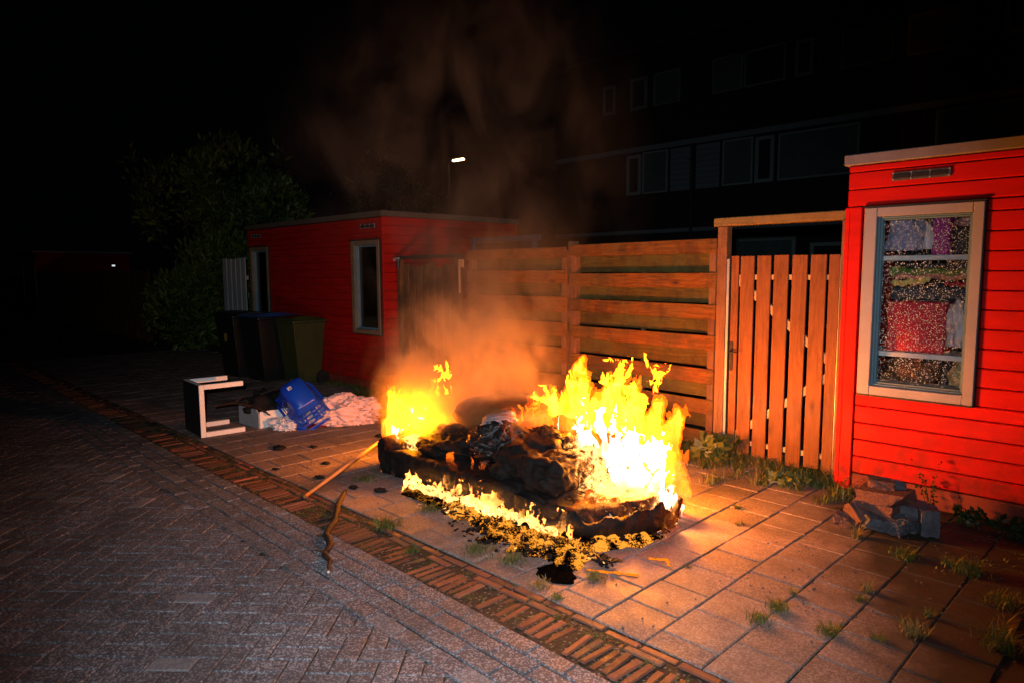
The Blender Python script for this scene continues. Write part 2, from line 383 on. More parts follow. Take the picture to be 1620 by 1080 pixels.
def grid(lo, hi, h):
    ax = [np.arange(l, u+h, h) for l, u in zip(lo, hi)]; return np.meshgrid(*ax, indexing='ij')

# ------------------------------------------------------------------ ground
def pavers(name, items, mat, ch=.004):
    """items: cx, cy, angle, lx, ly, r, g, b, z, tiltx, tilty"""
    A = np.array(items, float); n = len(A)
    hx, hy = A[:, 3]/2, A[:, 4]/2; V = np.zeros((n, 12, 3)); cs, sn = np.cos(A[:, 2]), np.sin(A[:, 2])
    k = 0
    for (inset, z) in ((ch, 0.), (0., -ch), (0., -.03)):
        for (sx, sy) in ((-1, -1), (1, -1), (1, 1), (-1, 1)):
            x = sx*(hx-inset); y = sy*(hy-inset)
            V[:, k, 0] = A[:, 0]+x*cs-y*sn; V[:, k, 1] = A[:, 1]+x*sn+y*cs; V[:, k, 2] = A[:, 8]+z+A[:, 9]*x+A[:, 10]*y; k += 1
    f = [[0, 1, 2, 3]]+[[4+i, 4+(i+1) % 4, (i+1) % 4, i] for i in range(4)]+[[8+i, 8+(i+1) % 4, 4+(i+1) % 4, 4+i] for i in range(4)]
    Fa = (np.array(f)[None]+12*np.arange(n)[:, None, None]).reshape(-1, 4)
    T = np.repeat(A[:, 5:8], 12, axis=0)
    return mesh_obj(name, V.reshape(-1, 3), Fa, mat, None, T)
rr = lambda a, b: random.uniform(a, b)
g = mesh_obj('ground', [(-260, -160, -.009), (160, -160, -.009), (160, 260, -.009), (-260, 260, -.009)], [[0, 1, 2, 3]], m_soil); struct(g)
# concrete slabs of the pavement, stretcher bond, continuous joints run towards the fence
hole = [(-2.44, 2.74, .17)]
it = []
i = 0
x = -16.1
while x < 1.2:
    y = 2.525+(-.15 if i % 2 == 0 else 0.)
    while y < 5.55:
        y0, y1 = max(y, 2.525), y+.3
        far = 1
        if y1-y0 > .05 and not (x > -1.95 and y1 > 5.05 and False):
            cx, cy = x+.15, (y0+y1)/2
            wob = .004*math.sin(cx*1.3)
            lift = (.03 if abs(cx+3.05) < .2 and abs(cy-2.85) < .2 else 0)
            edge = 0.
            if cx > -.6: edge = -.006
            it.append((cx+rr(-.002, .002), cy+rr(-.002, .002)+wob, rr(-.006, .006), .2925, (y1-y0)-.008, rr(0, 1), rr(0, 1), 0, rr(-.003, .001)+edge+lift*.4, rr(-.005, .005)+lift, rr(-.005, .005)))
        y += .3
    x += .3; i += 1
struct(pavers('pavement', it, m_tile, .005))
# clay brick gutter: two stretcher rows and a soldier row
it = []
for row, yy in ((0, 2.492), (1, 2.434)):
    x = -16+row*.1
    while x < .9:
        L = .205+rr(-.006, .006); dip = .006*math.sin(x*2.1)
        if random.random() > .03: it.append((x+L/2, yy+dip+rr(-.006, .006), rr(-.035, .035), L-.014, .046, rr(0, 1)**1.3, 0, rr(0, .3), -.004+rr(-.009, .004), rr(-.03, .03), rr(-.05, .05)))
        x += L
x = -16.
while x < .9:
    w = .057+rr(-.004, .004); dip = .006*math.sin(x*2.1)
    if random.random() > .02: it.append((x+w/2, 2.297+dip+rr(-.008, .008), rr(-.09, .09), w-rr(.010, .022), .205+rr(-.01, .004), rr(0, 1)**1.3, 0, rr(0, .35)*(random.random() < .3), -.003+rr(-.010, .004), rr(-.10, .10), rr(-.03, .03)))
    x += w
struct(pavers('gutter', it, m_brick, .006))
# road: four stretcher rows along the gutter, then herringbone laid at 45 degrees
it = []
for r_, yy in enumerate((2.125, 2.012, 1.899, 1.786)):
    x = -22+.11*(r_ % 2)
    while x < 1.2:
        it.append((x+.11, yy+.008*math.sin(x*1.1+r_*.2), rr(-.01, .01), .216, .104, rr(0, 1), 0, rr(.0, .4)*(random.random() < .10), rr(-.003, .002), rr(-.012, .012), rr(-.012, .012))); x += .222
u45 = np.array([math.cos(R_(43)), math.sin(R_(43))]); v45 = np.array([-u45[1], u45[0]])
a = .1005
for i in range(-165, 165):
    for j in range(-165, 165):
        k = (i-j) % 4
        if k == 0: c, ang = (i+1, j+.5), 0     # lying along u: covers i..i+2
        elif k == 3: c, ang = (i+.5, j+1), 1
        else: continue
        if ang == 1: pass
        P = u45*(c[0]*a)+v45*(c[1]*a)
        if not (-15 < P[0] < 1.0 and -2.6 < P[1] < 1.80): continue
        L = 2*a-.006; W = a-.006
        lt = random.random() < .022
        it.append((P[0], P[1], R_(43)+(R_(90) if ang else 0)+rr(-.008, .008), L, W, (1. if lt else rr(.1, .8)), 0, (.6 if lt else 0.), rr(-.001, .001)+(-.004 if P[1] > 1.62 else 0), rr(-.012, .012), rr(-.012, .012)))
struct(pavers('road', it, m_cobble, .0045))
struct(mesh_obj('far_road', [(-90, -12, -.004), (-15.2, -12, -.004), (-15.2, 2.2, -.004), (-90, 2.2, -.004)], [[0, 1, 2, 3]], m_cobble, None, [(.5, 0, 0)]*4))

# ------------------------------------------------------------------ red sheds
def vent(parent, x0, x1, z0, z1, y):
    m = MB(); m.box(x0, x1, y-.012, y, z0, z1, .004); v = m.build('vent_grille', m_vent, parent)
    s = MB(); w = (x1-x0-.02)/3
    for k in range(3): s.box(x0+.012+k*w, x0+k*w+w, y-.0125-.006, y-.0125, z0+.014, z1-.014, .003)
    s.build('vent_slot', m_black, v)
    for k in range(4):
        for zz in (z0+.008, z1-.008): r = MB(); r.box(x0+.004+k*w, x0+.014+k*w, y-.020, y-.0125, zz-.005, zz+.005, .002); r.build('vent_rivet', m_zinc, v)
def glassm():
    b = NB('wet_window_glass'); gl = b.n('BsdfGlossy', Color=(1, 1, 1), Roughness=.03); tr = b.n('BsdfTransparent', Color=(.92, .94, .95))
    fr = b.n('Fresnel', IOR=1.45); mx = b.n('MixShader', Fac=fr.outputs[0], _1=tr.outputs[0], _2=gl.outputs[0]); b.t.links.new(mx.outputs[0], b.out.inputs[0]); return b.m
m_glass = glassm()
def dropm():
    b = NB('rain_drop'); gl = b.n('BsdfGlossy', Color=(1, 1, 1), Roughness=.22); df = b.n('BsdfDiffuse', Color=(.72, .85, .98)); tr = b.n('BsdfTransparent', Color=(.8, .8, .82))  # pale diffuse colour stands in for the flash glints on the water
    m1 = b.n('MixShader', Fac=.10, _1=df.outputs[0], _2=tr.outputs[0]); m2 = b.n('MixShader', Fac=.25, _1=m1.outputs[0], _2=gl.outputs[0]); b.t.links.new(m2.outputs[0], b.out.inputs[0]); return b.m
m_drop = dropm()
def drops(name, parent, x0, x1, z0, z1, y, n, seed=3, size=(.0011, .0030)):
    rs = np.random.RandomState(seed); V = []; F = []; k = 0
    X = rs.uniform(x0, x1, n); Z = rs.uniform(z0, z1, n); r = size[0]+(size[1]-size[0])*rs.rand(n)**2.2
    base = np.array([[math.cos(w*math.pi/3), 0, math.sin(w*math.pi/3)] for w in range(6)])
    V = np.zeros((n, 13, 3)); V[:, :6] = base[None]*r[:, None, None]; V[:, 6:12] = base[None]*r[:, None, None]*.62; V[:, 6:12, 1] = -r[:, None]*.45; V[:, 12, 1] = -r*.62
    V[..., 2] *= rs.uniform(1, 1.6, n)[:, None]; V += np.stack([X, np.full(n, y), Z], 1)[:, None]
    f = [[i, (i+1) % 6, 6+(i+1) % 6, 6+i] for i in range(6)]; tri = [[6+i, 6+(i+1) % 6, 12, 12] for i in range(6)]
    F = []
    for q in range(n):
        o = q*13; F += [[a+o for a in ff] for ff in f]+[[t[0]+o, t[1]+o, t[2]+o] for t in tri]
    ob = mesh_obj(name, V.reshape(-1, 3), F, m_drop, parent, None, True); ob['kind'] = 'stuff'; return ob
def casing_window(parent, x0, x1, z0, z1, y, ndrop, deep=.05, seed=3, fm=None):
    """timber casing, recessed sash and a wet pane set into the wall plane y"""
    w = .085; m = MB()
    m.box(x0, x0+w, y-.030, y+.03, z0, z1, .004); m.box(x1-w*.75, x1, y-.030, y+.03, z0, z1, .004)
    m.box(x0+w+.001, x1-w*.75-.001, y-.029, y+.03, z1-.065, z1, .004); m.box(x0+w+.001, x1-w*.75-.001, y-.029, y+.03, z0, z0+.065, .004)
    win = m.build('window', fm or m_frame, parent)
    i0, i1, k0, k1 = x0+w+.001, x1-w*.75-.001, z0+.066, z1-.066
    s = MB(); t = .024
    for q in range(2):
        d = q*.013; yy = y+.004+q*.02
        s.box(i0+d, i0+d+.015, yy, yy+.045, k0, k1, .002); s.box(i1-d-.012, i1-d, yy, yy+.045, k0, k1, .002)
        s.box(i0+d+.016, i1-d-.013, yy, yy+.045, k0+d, k0+d+.014, .002); s.box(i0+d+.016, i1-d-.013, yy, yy+.045, k1-d-.012, k1-d, .002)
    s.build('sash_frame', m_frame_in, win)
    p = MB(); p.box(i0+t, i1-t, y+.046, y+.050, k0+t, k1-t, .001); pane = p.build('window_pane', m_glass, win)
    if ndrop: drops('rain_drops', pane, i0+t+.004, i1-t-.002, k0+t+.004, k1-t-.004, y+.0455, ndrop, seed)
    c = MB(); c.box(x0-.01, x1+.012, y-.036, y+.01, z1+.002, z1+.014, .002); c.box(x0, x1+.006, y-.024, y+.01, z0-.014, z0-.002, .002); c.box(x1+.001, x1+.008, y-.02, y+.01, z0, z1, .002)
    c.build('window_flashing', m_black, win)
    return win
def clad(mb, x0, x1, z0, z1, y, pitch=.13, d=.02):
    z = z0
    while z < z1-.01:
        t = min(z+pitch, z1); mb.box(x0, x1, y+rr(0, .0012), y+d, z+.004, t-.001, .0065); z = t

m_dullframe = simple('dull_brown_frame', (.17, .125, .08), .6, .3)  # duller and browner than the right shed's casing
# right shed --------------------------------------------------------------
sh = thing('red_shed', 'bright red clapboard shed at the right edge with a rain covered window', 'shed', (-1.9, 5.42, 0))
sx, sy = 1.9, -5.42      # children in world coords, shifted to the root
def toroot(root):
    for ch in root.children:
        if ch.parent == root: ch.matrix_parent_inverse = Matrix.Translation(root.location).inverted()
Y = 5.42
wall = MB(); zw = .155
clad(wall, -1.795, 1.6, zw, .155+.13*5-.035, Y)                       # below the window
z_ = .77
while z_ < 2.13: wall.box(-1.032, 1.6, Y+rr(0, .0012), Y+.02, z_+.004, min(z_+.13, 2.15)-.001, .0065); z_ += .13
clad(wall, -1.905, 1.6, 2.151, 2.45, Y-.008, .125, .028)
wall.box(-1.79, -1.781, Y+.002, Y+.02, .77, 2.15, .001)
wall.box(-1.90, 1.6, 7.9, 8.0, .0, 2.45, .004)
wall.box(-1.90, -1.86, Y+.03, 7.89, .0, 2.45, .003); wall.box(1.6, 1.64, Y+.03, 7.89, 0, 2.45, .003)
wall.build('wall', m_red, sh)
m = MB(); m.box(-1.885, -1.80, Y-.014, Y+.028, .02, 2.149, .005); m.box(-1.92, -1.886, Y-.008, Y+.08, .02, 2.149, .004); m.build('corner_board', m_red, sh)
m = MB(); m.box(-1.795, 1.6, Y+.004, Y+.03, .0, .150, .004); m.build('plinth', m_plinth, sh)
m = MB(); m.box(-1.935, 1.68, Y-.035, Y+.02, 2.452, 2.53, .006); m.box(-1.935, -1.89, Y+.021, 8.03, 2.452, 2.53, .006); m.build('roof_edging', m_alu, sh)
m = MB(); m.box(-1.889, 1.66, Y+.021, 8.02, 2.46, 2.50, .004); m.build('roof', m_black, sh)
casing_window(sh, -1.778, -1.04, .775, 2.135, Y, 5000, seed=5)
vent(sh, -1.61, -1.245, 2.315, 2.375, Y-.009)
m = MB(); m.box(-1.85, 1.5, 6.4, 6.42, .05, 2.4, .002); m.build('inner_wall', m_black, sh)
toroot(sh)

# what stands behind the wet pane
su = thing('storage_rack', 'white shelf boards crossing behind the wet shed window', 'rack', (-1.45, 5.6, 0))
for zz in (.80, 1.055, 1.755):
    m = MB(); m.box(-1.80, -.95, 5.52, 5.85, zz, zz+.035, .003); m.build('shelf', m_white, su)
for xx in (-1.84, -.95):
    m = MB(); m.box(xx, xx+.03, 5.83, 5.87, 0, 2.3, .003); m.build('post', m_zinc, su)
toroot(su)
def lump(name, c, r, mat, seed=0, amp=.25, freq=3., n=40, flat=True, square=1., fold=0., tint=None, parent=None, burn=None):
    th = np.linspace(0, math.pi, n//2+1); ph = np.linspace(0, 2*math.pi, n, endpoint=False); T, P = np.meshgrid(th, ph, indexing='ij')
    s = lambda v: np.sign(v)*np.abs(v)**square
    D = np.stack([s(np.sin(T))*s(np.cos(P)), s(np.sin(T))*s(np.sin(P)), s(np.cos(T))], -1).reshape(-1, 3)
    f = fbm(D[:, 0]*freq+seed, D[:, 1]*freq, D[:, 2]*freq, 3, seed)
    wa = [.45*fbm(D[:, 0]*freq*.9+q*5, D[:, 1]*freq*.9, D[:, 2]*freq*.9, 2, seed+q+30) for q in range(3)]
    rd = 1-np.abs(fbm((D[:, 0]+wa[0])*freq*1.2+9, (D[:, 1]+wa[1])*freq*2.2, (D[:, 2]+wa[2])*freq*1.5+D[:, 0]*freq, 4, seed+5))*1.3
    V = D*(1+amp*f+fold*(rd-.6))[:, None]*np.array(r)+np.array([0, 0, 0])
    if flat: V[:, 2] = np.maximum(V[:, 2], -r[2]*.6)
    V = V+np.array(c); N = n
    F = []
    for i in range(n//2):
        for j in range(N): F.append([i*N+j, (i+1)*N+j, (i+1)*N+(j+1) % N, i*N+(j+1) % N])
    t = np.tile(np.array([.5, 0, .5]), (len(V), 1))
    if burn is not None: t[:, 1] = burn(V)
    return mesh_obj(name, V, F, mat, parent, t, True)
def cmat(n, c, r=.6): return simple(n, tuple(min(.9, x*1.5) for x in c), r, .4, var=.3, scale=15)
m = MB(); m.box(-1.64, -1.27, 5.56, 5.80, 1.093, 1.455, .008); o = m.build('red_box', cmat('red_card', (.62, .01, .03))); tag(o, 'large red box on the middle board behind the wet window', 'box')
tag(lump('pale_bag', (-1.19, 5.66, 1.26), (.085, .10, .19), cmat('white_pink_cloth', (.62, .50, .52)), 3, .35, 4), 'crumpled pale pink and white bag beside the red box in the window', 'bag')
tag(lump('grey_bag', (-1.56, 5.66, 1.93), (.125, .10, .17), cmat('grey_blue_cloth', (.22, .24, .36)), 8, .3, 3.4), 'grey blue bag on the top board behind the window', 'bag')
m = MB(); m.box(-1.385, -1.275, 5.58, 5.78, 1.792, 2.18, .012); o = m.build('magenta_box', cmat('magenta_card', (.36, .005, .22))); tag(o, 'magenta box standing on the top board behind the window', 'box')
tag(lump('white_cloth', (-1.405, 5.58, 1.90), (.03, .035, .11), cmat('white_cotton', (.62, .55, .60)), 4, .3, 3), 'narrow white cloth squeezed beside the magenta box', 'cloth')
m = MB(); m.box(-1.265, -1.02, 5.60, 5.78, 1.792, 1.99, .02); o = m.build('black_case', cmat('black_case_plastic', (.02, .02, .024))); tag(o, 'black case at the right end of the top board in the window', 'case')
tag(lump('pink_bundle', (-1.15, 5.66, 2.03), (.10, .09, .06), cmat('pink_cotton', (.50, .25, .28)), 14, .3, 3), 'pink bundle lying on the black case behind the window', 'bundle')
def roll(name, x0, x1, y, z, r, mat, label, tilt=0.):
    m = MB(); n = 14; m.tube([(x0+(x1-x0)*k/n, y+.01*math.sin(k), z+tilt*k/n+.008*math.sin(k*1.1)) for k in range(n+1)], [r*(1+.15*math.sin(k*1.7)) for k in range(n+1)], 10)
    return tag(m.build(name, mat, None, True), label, 'cloth')
roll('green_blanket', -1.66, -1.10, 5.62, 1.675, .035, cmat('green_cotton', (.10, .16, .02)), 'rolled green blanket under the top board behind the window', -.02)
roll('orange_blanket', -1.60, -1.12, 5.57, 1.635, .020, cmat('salmon_cotton', (.50, .16, .09)), 'thin salmon coloured blanket roll below the green one in the window')
roll('yellow_cable_roll', -1.62, -1.38, 5.56, 1.585, .022, cmat('yellow_plastic', (.62, .40, .08)), 'bright yellow roll at the left behind the window glass', .03)
roll('red_strap_roll', -1.28, -1.14, 5.56, 1.585, .014, cmat('red_plastic', (.60, .03, .03)), 'small red roll at the right behind the window glass')
m = MB(); m.box(-1.66, -1.04, 5.66, 5.82, 1.46, 1.56, .02); o = m.build('dark_blanket', cmat('dark_blue_cloth', (.03, .045, .06), .8)); tag(o, 'dark blue folded blanket on top of the red box in the window', 'blanket')
tag(lump('brown_bag', (-1.50, 5.66, .93), (.17, .10, .10), cmat('brown_cloth', (.09, .035, .015)), 12, .4, 5), 'dark brown bag on the lowest board behind the window', 'bag')
tag(lump('olive_bag', (-1.17, 5.63, .93), (.075, .08, .10), cmat('olive_cloth', (.26, .25, .12)), 6, .2, 3), 'olive green bag at the lower right corner behind the window', 'bag')

# left shed ---------------------------------------------------------------
shl = thing('red_shed', 'dark red shed behind the smoke with two narrow tall windows', 'shed', (-10.1, 5.42, 0))
w = MB(); X1 = -8.0; X0 = -12.30
def strips(mb, spans, z0, z1, pitch, y):
    z = z0
    while z < z1-.01:
        for a_, b_ in spans: mb.box(a_, b_, y+rr(0, .001), y+.02, z+.003, min(z+pitch, z1), .004)
        z += pitch
strips(w, [(X0, X1-.02)], .12, .80, .115, Y); strips(w, [(-11.47, -8.80), (-8.05, X1-.02)], .80, 2.14, .115, Y); strips(w, [(X0, X1-.02)], 2.14, 2.45, .10, Y-.006)
z = .12
while z < 2.44: w.box(X1-.019, X1+rr(0, .001), Y+.001, 8.05, z+.003, min(z+.13, 2.45), .006); z += .13
w.box(X0, X0+.03, Y+.03, 8.05, 0, 2.45, .003); w.box(X0+.04, X1-.03, 8.02, 8.05, 0, 2.45, .003)
w.build('wall', m_redtop, shl)
m = MB(); m.box(X0, X1-.02, Y+.004, Y+.03, 0, .118, .003); m.build('plinth', m_plinth, shl)
m = MB(); m.box(X1-.018, X1+.006, Y-.010, Y+.0008, 0.02, 2.45, .004); m.build('corner_board', m_redtop, shl)
m = MB(); m.box(X0-.03, X1+.03, Y-.035, Y+.01, 2.452, 2.53, .005); m.box(X1+.0, X1+.03, Y+.011, 8.08, 2.452, 2.53, .005); m.build('roof_edging', simple('dull_roof_edging', (.085, .070, .055), .6, .4), shl)
m = MB(); m.box(X0, X1-.001, Y+.012, 8.06, 2.46, 2.50, .004); m.build('roof', m_black, shl)
casing_window(shl, -8.785, -8.06, .80, 2.135, Y, 0, fm=m_dullframe); casing_window(shl, -12.20, -11.48, .80, 2.135, Y, 0, fm=m_dullframe)
vent(shl, -8.52, -8.16, 2.30, 2.36, Y-.007); vent(shl, -12.1, -11.75, 2.30, 2.36, Y-.007)
m = MB(); m.box(X0+.1, X1-.1, 5.9, 5.92, .05, 2.4, .002); m.build('inner_wall', m_black, shl)
toroot(shl)

# far shed and fence at the left edge
fs = thing('garden_shed', 'small dark shed far off at the left edge of the street', 'shed', (-32, 5.4, 0))
w = MB(); w.box(-33.7, -30.75, 5.4, 8.6, 0, 2.45, .01); w.build('wall', m_redtop, fs)
w = MB(); w.box(-33.8, -30.65, 5.3, 8.7, 2.451, 2.53, .005); w.build('roof_edging', m_alu, fs)
for xa in (-33.6, -31.35):
    w = MB(); w.box(xa, xa+.6, 5.37, 5.399, .8, 2.12, .003); ww = w.build('window', m_frame, fs)
    w = MB(); w.box(xa+.12, xa+.58, 5.362, 5.369, .86, 2.06, .002); w.build('pane', m_hglass, ww)
toroot(fs)
ff = thing('picket_fence', 'dark vertical board fence far away between the small shed and the tall shrub', 'fence', (-24, 5.4, 0))
w = MB(); x = -30.6
while x < -18: w.box(x, x+.13, 5.40, 5.42, 0.02, 1.75+rr(-.02, .02), .003); x += .15
w.build('board_panel', m_fenceold, ff)
w = MB(); w.box(-30.6, -18, 5.421, 5.46, .3, .38, .003); w.build('rail', m_fenceold, ff); w = MB(); w.box(-30.6, -18, 5.421, 5.46, 1.5, 1.58, .003); w.build('rail', m_fenceold, ff)
toroot(ff)
o = lamp('dummy', 'POINT', (0, 0, -50), 0, (1, 1, 1)); bpy.data.objects.remove(o)
fg = thing('wall_light', 'tiny twin white light shining far off beyond the small shed', 'light', (-31.0, 7.5, 2.0))
for dx in (0, .09):
    w = MB(); w.box(-28.6+dx*1.6, -28.54+dx*1.6, 7.4, 7.46, 1.93, 1.99, .01); w.build('bulb', m_farglow, fg)
w = MB(); w.tube([(-28.5, 7.5, 0), (-28.5, 7.5, 1.92)], [.03, .03], 8); w.build('pole', m_lamp_metal, fg)
w = MB(); w.box(-28.64, -28.36, 7.40, 7.5, 1.995, 2.02, .004); w.build('cap', m_lamp_metal, fg)
toroot(fg)

# ------------------------------------------------------------------ fences and gates
def hit_and_miss(name, label, x0, x1, y0, y1, zs, seed, top=1.98):
    rs = random.Random(seed); L = x1-x0; ang = math.atan2(y1-y0, x1-x0)
    root = thing(name, label, 'fence', (x0, y0, 0), ang, 'timber fence panels along the pavement')
    f = MB()
    for k, (za, zb) in enumerate(zs):
        tl = rs.uniform(-.004, .004); M = Matrix.Translation((L/2, 0, (za+zb)/2)) @ Matrix.Rotation(tl, 4, 'Y') @ Matrix.Rotation(rs.uniform(-.03, .03), 4, 'X')
        f.box(-L/2+rs.uniform(0, .015), L/2-rs.uniform(0, .02), -.030+rs.uniform(-.003, .003), -.008, -(zb-za)/2, (zb-za)/2, .005, M)
    f.build('front_board', m_fence, root)
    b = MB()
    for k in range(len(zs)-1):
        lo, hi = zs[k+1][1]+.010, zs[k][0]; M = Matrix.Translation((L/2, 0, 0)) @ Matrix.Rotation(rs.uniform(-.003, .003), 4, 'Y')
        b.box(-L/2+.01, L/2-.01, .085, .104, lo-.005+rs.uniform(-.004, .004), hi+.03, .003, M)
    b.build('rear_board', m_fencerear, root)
    p = MB()
    for xx in (.012, .075, L-.075, L-.035 if False else L-.07):
        pass
    for (a_, b_, c_, d_, e_) in ((.02, .09, -.007, .084, top+.01), (L-.10, L-.03, -.007, .084, top-.02), (L*.5-.02, L*.5+.02, .105, .14, top-.06)):
        p = MB(); p.box(a_, b_, c_, d_, 0, e_, .004); p.build('post', m_post, root)
    nl = MB()
    for za, zb in zs:
        for xx in (.05, L-.06):
            for zz in (za+.035, zb-.035): nl = MB(); nl.box(xx-.004, xx+.004, -.0345, -.0300, zz-.004, zz+.004, .001); nl.build('nail', m_black, root)
    return root
zR = [(1.85, 1.985), (1.52, 1.665), (1.23, 1.37), (.93, 1.07), (.61, .755), (.31, .455), (.005, .155)]
fr_ = hit_and_miss('board_fence', 'weathered horizontal board fence panel right of the smoke, next to the tall gate', -5.14, -3.20, 6.03, 5.90, zR, 3)
zL = [(1.84, 1.965), (1.55, 1.70), (1.21, 1.39), (.93, 1.09), (.62, .80), (.33, .48), (.02, .17)]
fl_ = hit_and_miss('board_fence', 'smoke veiled horizontal board fence panel left of the other one, behind the fire', -6.86, -5.16, 5.98, 6.03, zL, 9, 1.95)
fp = tag((lambda m: (m.box(-5.22, -5.13, 6.09, 6.18, 0, 2.03, .004), m.build('timber_post', m_post))[1])(MB()), 'square timber post standing up between the two board fence panels', 'post')

gt = thing('garden_gate', 'pine plank garden gate under a high lintel next to the bright red shed', 'gate', (-2.47, 5.68, 0))
pl = [(-2.972, -2.925), (-2.905, -2.80), (-2.775, -2.655), (-2.63, -2.51), (-2.475, -2.35), (-2.315, -2.19), (-2.155, -2.035)]
# plank edges read from the opening: seven planks, the outer two narrow
pl = [(-2.950, -2.885), (-2.865, -2.745), (-2.717, -2.598), (-2.568, -2.448), (-2.415, -2.295), (-2.262, -2.140), (-2.115, -2.035)]
m = MB()
for k, (a0, a1) in enumerate(pl):
    M = Matrix.Translation(((a0+a1)/2, 5.675, 0)) @ Matrix.Rotation(rr(-.002, .002), 4, 'Y')
    m.box(-(a1-a0)/2-.002, (a1-a0)/2+.002, -.010, .010, .035+rr(-.02, .02), 1.815+rr(-.003, .002), .003, M)
m.build('plank_panel', m_gate, gt)
for zz in (1.63, .16): m = MB(); m.box(-2.95, -2.035, 5.686, 5.720, zz-.022, zz+.022, .003); m.build('rail', m_rail, gt)
def bar(mb, a, b, w, y0, y1):
    a = np.array(a); b = np.array(b); d = b-a; L = np.linalg.norm(d); ang = math.atan2(d[1], d[0])
    M = Matrix.Translation(((a[0]+b[0])/2, 0, (a[1]+b[1])/2)) @ Matrix.Rotation(-ang, 4, 'Y'); mb.box(-L/2, L/2, y0, y1, -w/2, w/2, .003, M)
m = MB(); bar(m, (-2.90, 1.60), (-2.06, .92), .062, 5.6865, 5.719); m.build('brace', m_rail, gt); m = MB(); bar(m, (-2.90, .21), (-2.06, .86), .062, 5.6865, 5.719); m.build('brace', m_rail, gt)
m = MB(); m.box(-3.075, -2.985, 5.63, 5.72, 0, 2.075, .004); m.build('post', m_post, gt); m = MB(); m.box(-2.005, -1.94, 5.60, 5.70, 0, 2.075, .004); m.build('post', m_post, gt)
m = MB(); m.box(-3.11, -1.945, 5.615, 5.735, 2.078, 2.15, .006); m.build('lintel', m_lintel, gt)
m = MB(); m.box(-2.984, -2.962, 5.640, 5.650, .0, 1.79, .002); m.build('strike_strip', m_zinc, gt)
m = MB(); m.box(-2.028, -2.018, 5.66, 5.665, .05, 1.80, .001); m.build('edge_strip', m_zinc, gt)
m = MB(); m.box(-2.945, -2.915, 5.655, 5.665, .80, 1.06, .004); hp = m.build('lock_plate', m_black, gt)
m = MB(); m.tube([(-2.93, 5.655, .975), (-2.93, 5.615, .975)], [.008, .008], 8); m.tube([(-2.93, 5.612, .975), (-2.84, 5.612, .975)], [.008, .007], 8); m.build('handle', m_black, hp)
toroot(gt)

gl_ = thing('garden_gate', 'dark old plank gate in the smoke between the left shed and the board fence', 'gate', (-7.3, 5.65, 0))
m = MB(); x = -7.84; k = 0
while x < -6.72:
    m.box(x, x+.115, 5.64, 5.66, .05+rr(-.01, .02), 1.78+rr(-.03, .03), .003); x += .145
m.build('plank_panel', m_fenceold, gl_)
for zz in (1.55, .3): m = MB(); m.box(-7.84, -6.72, 5.661, 5.70, zz-.03, zz+.03, .003); m.build('rail', m_fenceold, gl_)
m = MB(); m.box(-7.93, -7.86, 5.60, 5.67, 0, 1.86, .004); m.build('post', m_fenceold, gl_); m = MB(); m.box(-6.70, -6.62, 5.60, 5.68, 0, 1.86, .004); m.build('post', m_fenceold, gl_)
m = MB(); m.box(-7.95, -6.60, 5.61, 5.67, 1.865, 1.91, .003); m.build('lintel', m_black, gl_)
m = MB(); m.box(-6.595, -6.50, 5.585, 5.60, 1.74, 1.84, .002); m.box(-6.595, -6.57, 5.585, 5.60, 1.42, 1.74, .002); m.build('bracket', m_rail, gl_)
toroot(gl_)
wl = thing('wall_lamp', 'small dark lamp fixed at the top of the left gate post', 'lamp', (-7.9, 5.57, 1.8))
m = MB(); m.tube([(-7.96, 5.58, 1.86), (-7.86, 5.58, 1.87)], [.028, .02], 10); m.build('arm', m_zinc, wl)
m = MB(); m.tube([(-7.85, 5.565, 1.86), (-7.85, 5.565, 1.74)], [.022, .026], 10); m.build('housing', m_black, wl)
toroot(wl)
sr = thing('garden_door', 'pale blue door frame showing over the fence beside the left shed', 'door', (-6.9, 8.0, 0))
m = MB(); m.box(-8.9, -8.82, 7.62, 7.70, 0, 2.24, .004) if False else m.box(-7.97, -7.90, 7.0, 7.06, 0, 2.20, .004); m.box(-7.97, -6.6, 7.07, 7.13, 2.12, 2.20, .004); m.box(-6.67, -6.60, 7.0, 7.06, 0, 2.11, .004); m.build('door_frame', simple('blue_grey_paint', (.05, .06, .075), .6), sr)
m = MB(); m.box(-7.89, -6.68, 7.03, 7.06, .02, 2.11, .004); m.build('door_leaf', m_housewall, sr)
toroot(sr)
gp = thing('picket_gate', 'pale grey picket gate between the tall shrub and the left red shed', 'gate', (-12.9, 5.4, 0))
m = MB(); x = -13.42
while x < -12.42: m.box(x, x+.17, 5.39, 5.41, .03, 1.95+rr(-.01, .01), .003); x += .21
m.build('picket', m_grey_picket, gp)
m = MB(); m.box(-13.42, -12.4, 5.411, 5.45, .35, .43, .003); m.build('rail', m_grey_picket, gp); m = MB(); m.box(-13.42, -12.4, 5.411, 5.45, 1.55, 1.63, .003); m.build('rail', m_grey_picket, gp)
toroot(gp)

